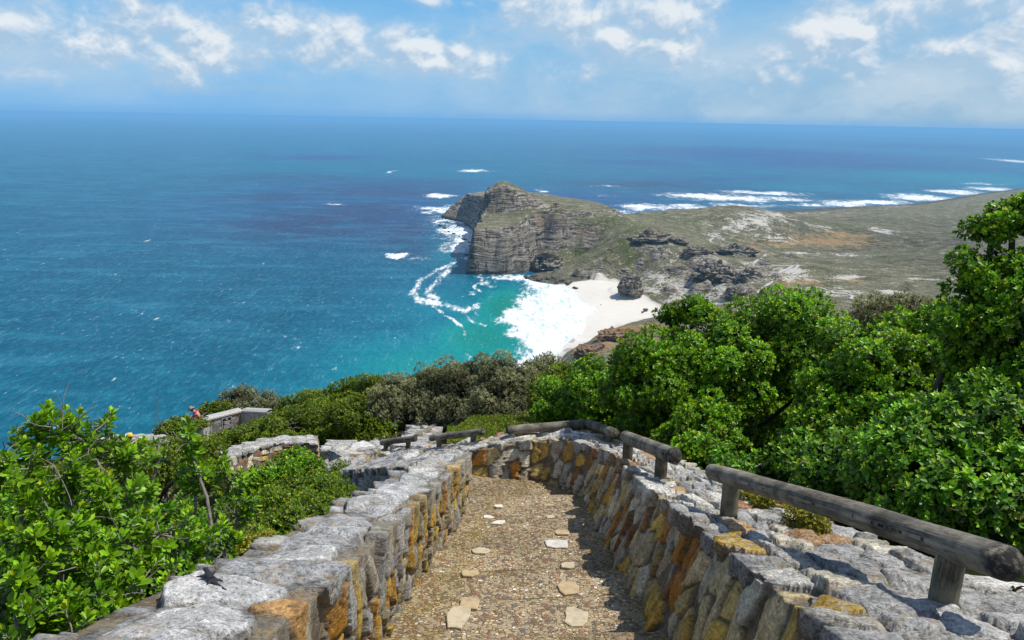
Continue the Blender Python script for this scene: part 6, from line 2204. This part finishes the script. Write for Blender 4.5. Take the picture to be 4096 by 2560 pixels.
def person(label, feet, rz, shirt, trousers, hair, lean=.0, arms='down', hat=None, head_drop=.0, seed=0):
    root = empty('person', tuple(float(v) for v in feet), rz)
    tag(root, label, 'person')
    L = lean
    ch = np.array([0, math.sin(L) * .32, .98 + math.cos(L) * .32])
    nk = np.array([0, math.sin(L) * .52, .98 + math.cos(L) * .50])
    hb = nk + np.array([0, .02 + head_drop * .07, .075 - head_drop * .02])
    ht = hb + np.array([0, .03 + head_drop * .09, .105 - head_drop * .04])
    sh = ch + np.array([0, math.sin(L) * .13, math.cos(L) * .13])
    N = {'pelvis': (0, 0, .96, .145, .105), 'waist': (0, ch[1] * .45, 1.10, .13, .10), 'chest': (*ch, .165, .115), 'neckb': (*(nk - np.array([0, 0, .03])), .07, .06), 'neck': (*nk, .055, .055),
         'headb': (*hb, .070, .080), 'headm': (*((hb + ht) / 2), .078, .092), 'headt': (*ht, .066, .078),
         'nose': (*(hb + np.array([0, .105, .015 - head_drop * .05])), .012), 'chin': (*(hb + np.array([0, .06, -.045])), .030)}
    E = [('pelvis', 'waist'), ('waist', 'chest'), ('chest', 'neckb'), ('neckb', 'neck'), ('neck', 'headb'), ('headb', 'headm'), ('headm', 'headt'), ('headb', 'nose'), ('headb', 'chin')]
    NS = {k: (*N[k][:3], *(v * 1.09 for v in N[k][3:])) for k in ('pelvis', 'waist', 'chest', 'neckb')}
    ES = E[:3]
    NT_ = {'pelvis': (0, 0, .95, .15, .115)}
    ET = []
    Nsh = {}
    for sd, sg in (('l', -1), ('r', 1)):
        shp = sh + np.array([sg * .19, 0, -.02])
        if arms == 'hold':
            el = shp + np.array([sg * .06, .08, -.27])
            wr = el + np.array([-sg * .15, .22, .02])
            hd, pu = np.array([-sg * .3, .9, 0]), np.array([0, 0, 1.0])
        elif arms == 'rest':
            el = shp + np.array([sg * .10, .18, -.20])
            wr = el + np.array([sg * .08, .24, .05])
            hd, pu = np.array([sg * .5, .8, 0]), np.array([0, 0, 1.0])
        else:
            el = shp + np.array([sg * .06, -.02, -.29])
            wr = el + np.array([sg * .01, .06, -.25])
            hd, pu = np.array([0, .1, -1.0]), np.array([-sg, 0, 0.0])
        N[sd + 'sh'] = (*shp, .062, .06)
        N[sd + 'elbow'] = (*el, .043)
        N[sd + 'wrist'] = (*wr, .028, .024)
        E += [('chest', sd + 'sh'), (sd + 'sh', sd + 'elbow'), (sd + 'elbow', sd + 'wrist')]
        hand_nodes(N, E, sd, wr, hd, pu)
        NS[sd + 'sh'] = (*shp, .076, .074)
        NS[sd + 'el'] = (*(shp + (el - shp) * .72), .066)
        ES += [('chest', sd + 'sh'), (sd + 'sh', sd + 'el')]
        hip, kn, an, toe = np.array([sg * .10, 0, .88]), np.array([sg * .12, .03, .50]), np.array([sg * .12, -.02, .09]), np.array([sg * .135, .13, .04])
        for nm, p, r in (('hip', hip, .092), ('knee', kn, .062), ('ankle', an, .042), ('toe', toe, .038)):
            N[sd + nm] = (*p, r)
        E += [('pelvis', sd + 'hip'), (sd + 'hip', sd + 'knee'), (sd + 'knee', sd + 'ankle'), (sd + 'ankle', sd + 'toe')]
        NT_[sd + 'hip'] = (*hip, .105)
        NT_[sd + 'knee'] = (*kn, .078)
        NT_[sd + 'ank'] = (*(an + np.array([0, 0, .03])), .062)
        ET += [('pelvis', sd + 'hip'), (sd + 'hip', sd + 'knee'), (sd + 'knee', sd + 'ank')]
        Nsh[sd] = {'heel': (*(an + np.array([0, -.03, -.035])), .052), 'mid': (*(an + np.array([0, .06, -.045])), .05), 'toe': (*toe, .046)}
    skin('body', N, E, 'pelvis', SKIN, root, 1)
    skin('shirt', NS, ES, 'chest', simple_mat('shirt_cloth', shirt, .9, .18, 9, .1, .01), root)
    skin('trousers', NT_, ET, 'pelvis', simple_mat('trouser_cloth', trousers, .9, .18, 9, .1, .01), root)
    shoe = simple_mat('shoe_leather', (.05, .04, .035), .6, .2, 20)
    for sd in 'lr':
        skin('shoe', Nsh[sd], [('heel', 'mid'), ('mid', 'toe')], 'mid', shoe, root)
    hm = simple_mat('hair', hair, .7, .3, 60, .2)
    back = np.array([0, -.03, .015])
    skin('hair', {'a': (*(hb + back + np.array([0, -.02, .0])), .060, .05), 'b': (*((hb + ht) / 2 + back + np.array([0, 0, .02])), .084, .082), 'c': (*(ht + back + np.array([0, .01, .015])), .070, .072)}, [('a', 'b'), ('b', 'c')], 'b', hm, root)
    eye = simple_mat('dark_eye', (.02, .015, .012), .3, .1, 60)
    for sg in (-1, 1):
        bm = bmesh.new()
        bmesh.ops.create_uvsphere(bm, u_segments=8, v_segments=6, radius=.011)
        me = bpy.data.meshes.new('eye')
        bm.to_mesh(me)
        bm.free()
        e = link('eye', me, eye)
        e.parent = root
        e.location = hb + np.array([sg * .032, .082 + head_drop * .02, .045 - head_drop * .04])
    if hat:
        hmat = simple_mat('hat_cloth', hat[1], .95, .2, 12, .05, .01)
        if hat[0] == 'brim':
            prof = [(.0, .155), (.05, .152), (.085, .13), (.098, .06), (.102, .03), (.14, .018), (.19, .012), (.205, .022), (.19, .004), (.12, .006), (.09, .012)]
        else:
            prof = [(.0, .125), (.05, .12), (.085, .09), (.098, .04), (.10, .0), (.09, .0)]
        ns = 28
        V, F_ = [], []
        for i, (r, z) in enumerate(prof):
            for k in range(ns):
                a = 2 * PI * k / ns
                rr_ = r
                zz_ = z + (.035 * abs(math.cos(a)) ** 2 if (hat[0] == 'brim' and r > .13) else 0)
                x_, y_ = rr_ * math.cos(a), rr_ * math.sin(a) * (1.08)
                if hat[0] == 'cap' and i in (4,) and math.sin(a) > .3:
                    y_ += .09 * math.sin(a)
                    zz_ -= .01
                V.append((x_, y_, zz_))
        for i in range(len(prof) - 1):
            for k in range(ns):
                F_.append((i * ns + k, i * ns + (k + 1) % ns, (i + 1) * ns + (k + 1) % ns, (i + 1) * ns + k))
        me = np_mesh('hat', np.array(V), np.array(F_))
        h_ = link('hat', me, hmat)
        h_.parent = root
        h_.location = (hb + ht) / 2 + np.array([0, -.01, .035])
        h_.rotation_euler = (-.30 * head_drop - lean * .35, 0, 0)
    return root


hp = at(190.6, 407.5, 36.3)
F1 = np.array([hp[0] + .45, hp[1], hp[2] - 1.60])
man = person('person in a crimson shirt and grey brimmed hat, bent over something in their hands', F1, PI / 2 + .15, (.42, .035, .085), (.02, .025, .06), (.02, .015, .012), lean=.48, arms='hold', hat=('brim', (.24, .245, .215)), head_drop=1.2)
# the small camera in his hands
m = simple_mat('camera_black', (.02, .02, .022), .4, .2, 50)
bm = bmesh.new()
bmesh.ops.create_cube(bm, size=1.0)
bmesh.ops.scale(bm, vec=(.14, .06, .09), verts=bm.verts)
r_ = bmesh.ops.create_cone(bm, cap_ends=True, segments=16, radius1=.035, radius2=.03, depth=.07, matrix=Matrix.Translation((0, .06, 0)) @ Matrix.Rotation(PI / 2, 4, 'X'))
bmesh.ops.bevel(bm, geom=[e for e in bm.edges if e.calc_length() > .055], offset=.008, segments=2, affect='EDGES')
me = bpy.data.meshes.new('hand_camera')
bm.to_mesh(me)
bm.free()
hc = link('hand_camera', me, m)
hc.location = F1 + np.array([-.78, .02, 1.13])
hc.rotation_euler = (0, 0, PI / 2)
tag(hc, 'small dark camera held by the person in the crimson shirt', 'camera')
hp = at(107, 432.5, 26.0)
person('person with dark hair standing by the far left parapet, mostly behind leaves', (hp[0], hp[1], hp[2] - 1.72), .3, (.05, .05, .06), (.03, .035, .05), (.012, .010, .010), arms='down', seed=2)
hp = at(126, 436.0, 26.4)
person('person in a yellow cap leaning on the parapet with an arm along it', (hp[0], hp[1] - .15, hp[2] - 1.62), -.8, (.55, .40, .06), (.04, .05, .08), (.05, .03, .02), lean=.25, arms='rest', hat=('cap', (.72, .55, .05)), head_drop=.3, seed=3)
hp = at(26, 464, 19.0)
person('person in a red top glimpsed through the leaves at the left edge', (hp[0], hp[1], hp[2] - 1.72), .5, (.55, .04, .03), (.03, .03, .04), (.03, .02, .015), arms='down', seed=4)
# terraces they stand on
mt = simple_mat('terrace_gravel', (.36, .31, .23), .95, .25, 5, .1, .02)
for (x0, x1, y0, y1, z) in ((-15.5, -10.2, 24.3, 28.0, at(107, 432.5, 26.0)[2] - 1.72), (F1[0] - 1.4, F1[0] + 3.2, 33.5, 37.5, F1[2]), (-12.9, -10.6, 18.0, 20.3, at(26, 464, 19.0)[2] - 1.72)):
    gx, gy = np.meshgrid(np.linspace(x0, x1, 20), np.linspace(y0, y1, 14), indexing='ij')
    gz = z - .01 + .01 * fbm(P3(gx, gy), 3, 3)
    V = np.stack([gx, gy, gz], -1).reshape(-1, 3)
    b = V[[0, 13, 19 * 14 + 13, 19 * 14]] - np.array([0, 0, 1.6])
    n = len(V)
    V = np.vstack([V, b])
    me = np_mesh('terrace', V, [grid_faces(20, 14), np.array([(0, n, n + 3, 19 * 14), (0, 13, n + 1, n), (13, 19 * 14 + 13, n + 2, n + 1), (19 * 14 + 13, 19 * 14, n + 3, n + 2)])], smooth=False)
    tag(link('terrace', me, mt), kind='structure')
print('people', time.time() - T0)

# ------------------------------------------------------------------ small things on the walls
from mathutils.bvhtree import BVHTree


def hit_wall(px, py):
    """nearest coping surface along a line of sight"""
    d = Vector(ray(px, py)).normalized()
    best = None
    for o in bpy.data.objects:
        if o.name.startswith('coping') and o.parent and o.parent.name.startswith('stone_wall'):
            me = o.data
            n = len(me.vertices)
            V = np.empty(n * 3, np.float32)
            me.vertices.foreach_get('co', V)
            bv = BVHTree.FromPolygons(V.reshape(-1, 3).tolist(), [tuple(p.vertices) for p in me.polygons])
            loc, nor, idx, dist = bv.ray_cast(Vector((0, 0, 0)), d)
            if loc is not None and (best is None or dist < best[2]):
                best = (loc, nor, dist)
    return best


def lizard():
    h = None
    for dx_ in range(0, 60, 6):
        h = hit_wall(210 + dx_, 580 + dx_ * .3)
        if h is not None and h[1].z > .75:
            break
    if h is None:
        return
    loc, nor, _ = h
    root = empty('lizard', tuple(loc + nor * .002))
    tag(root, 'small black lizard basking on the grey coping of the left wall', 'lizard')
    z = .0125
    sp = [('snout', -.058, .000, .006, .0045), ('head', -.045, .002, .0115, .008), ('neck', -.030, .002, .009, .0075), ('chest', -.012, -.001, .0135, .010), ('belly', .010, -.004, .0155, .011), ('hip', .032, -.003, .011, .009),
          ('tail1', .052, .002, .0085, .0075), ('tail2', .078, .010, .0062, .006), ('tail3', .105, .016, .004, .004), ('tail4', .128, .014, .0022, .0022)]
    N = {n: (x, y, z + (.006 if n in ('snout', 'head', 'neck') else 0) - (.006 if 'tail' in n else 0), a, b) for n, x, y, a, b in sp}
    E = [(sp[i][0], sp[i + 1][0]) for i in range(len(sp) - 1)]
    for s, sg in (('l', 1), ('r', -1)):
        for nm, x, fw in (('chest', -.012, -.016), ('hip', .030, .012)):
            k = s + nm
            N[k + 'e'] = (x + fw * .3, sg * .021, z - .002, .0046)
            N[k + 'w'] = (x + fw, sg * .029, z - .007, .0034)
            N[k + 'f'] = (x + fw - .010, sg * .033, z - .0095, .0026)
            E += [(nm, k + 'e'), (k + 'e', k + 'w'), (k + 'w', k + 'f')]
            for j, (dx, dy) in enumerate(((-.005, .001), (-.004, .005), (-.001, .006))):
                N[f'{k}t{j}'] = (x + fw - .010 + dx, sg * (.033 + dy * .6), z - .010, .0011)
                E.append((k + 'f', f'{k}t{j}'))
    m = simple_mat('lizard_scales', (.020, .020, .022), .55, .5, 400, .3, .002)
    skin('body', N, E, 'belly', m, root, 2)
    em = simple_mat('lizard_eye', (.05, .03, .01), .2, .1, 200)
    for sg in (-1, 1):
        bm = bmesh.new()
        bmesh.ops.create_uvsphere(bm, u_segments=8, v_segments=6, radius=.0026)
        me = bpy.data.meshes.new('eye')
        bm.to_mesh(me)
        bm.free()
        e = link('eye', me, em)
        e.parent = root
        e.location = (-.047, .002 + sg * .0095, z + .011)
    n = (Vector(nor) + Vector((0, -.1, 1.6))).normalized()
    qn = Vector((0, 0, 1)).rotation_difference(n)
    root.rotation_mode = 'QUATERNION'
    root.rotation_quaternion = qn @ Matrix.Rotation(math.radians(-50), 3, 'Z').to_quaternion()
    root.scale = (1.25, 1.05, 1.05)


lizard()
DRY = leaf_material('dry_leaf', .8, .1, .15)
for k, (px, py, lab) in enumerate([(823, 531, 'curled dead leaf on the coping below the middle of the nearest rail'), (1015, 590, 'curled dead leaf on the coping beside the rounded rail end')]):
    h = hit_wall(px, py)
    if h:
        rg = np.random.default_rng(60 + k)
        c = np.array(h[0]) + np.array([0, 0, .006])
        n = 5
        D_ = norm(rg.normal(0, 1, (n, 3)) * np.array([1, .6, .35]) + np.array([0, 0, .45]))
        V, F_, C_ = leaves(np.tile(c, (n, 1)), D_, norm(rg.normal(0, 1, (n, 3)) + np.array([0, 0, 1])), rg.uniform(.035, .055, n), np.tile([[.07, .045, .02]], (n, 1)) * rg.uniform(.4, 1.4, (n, 1)), 'ovate', .5)
        tag(link('dry_leaf', np_mesh('dry_leaf', V, F_, cols=C_), DRY), lab, 'dry leaf')
print('done', time.time() - T0)
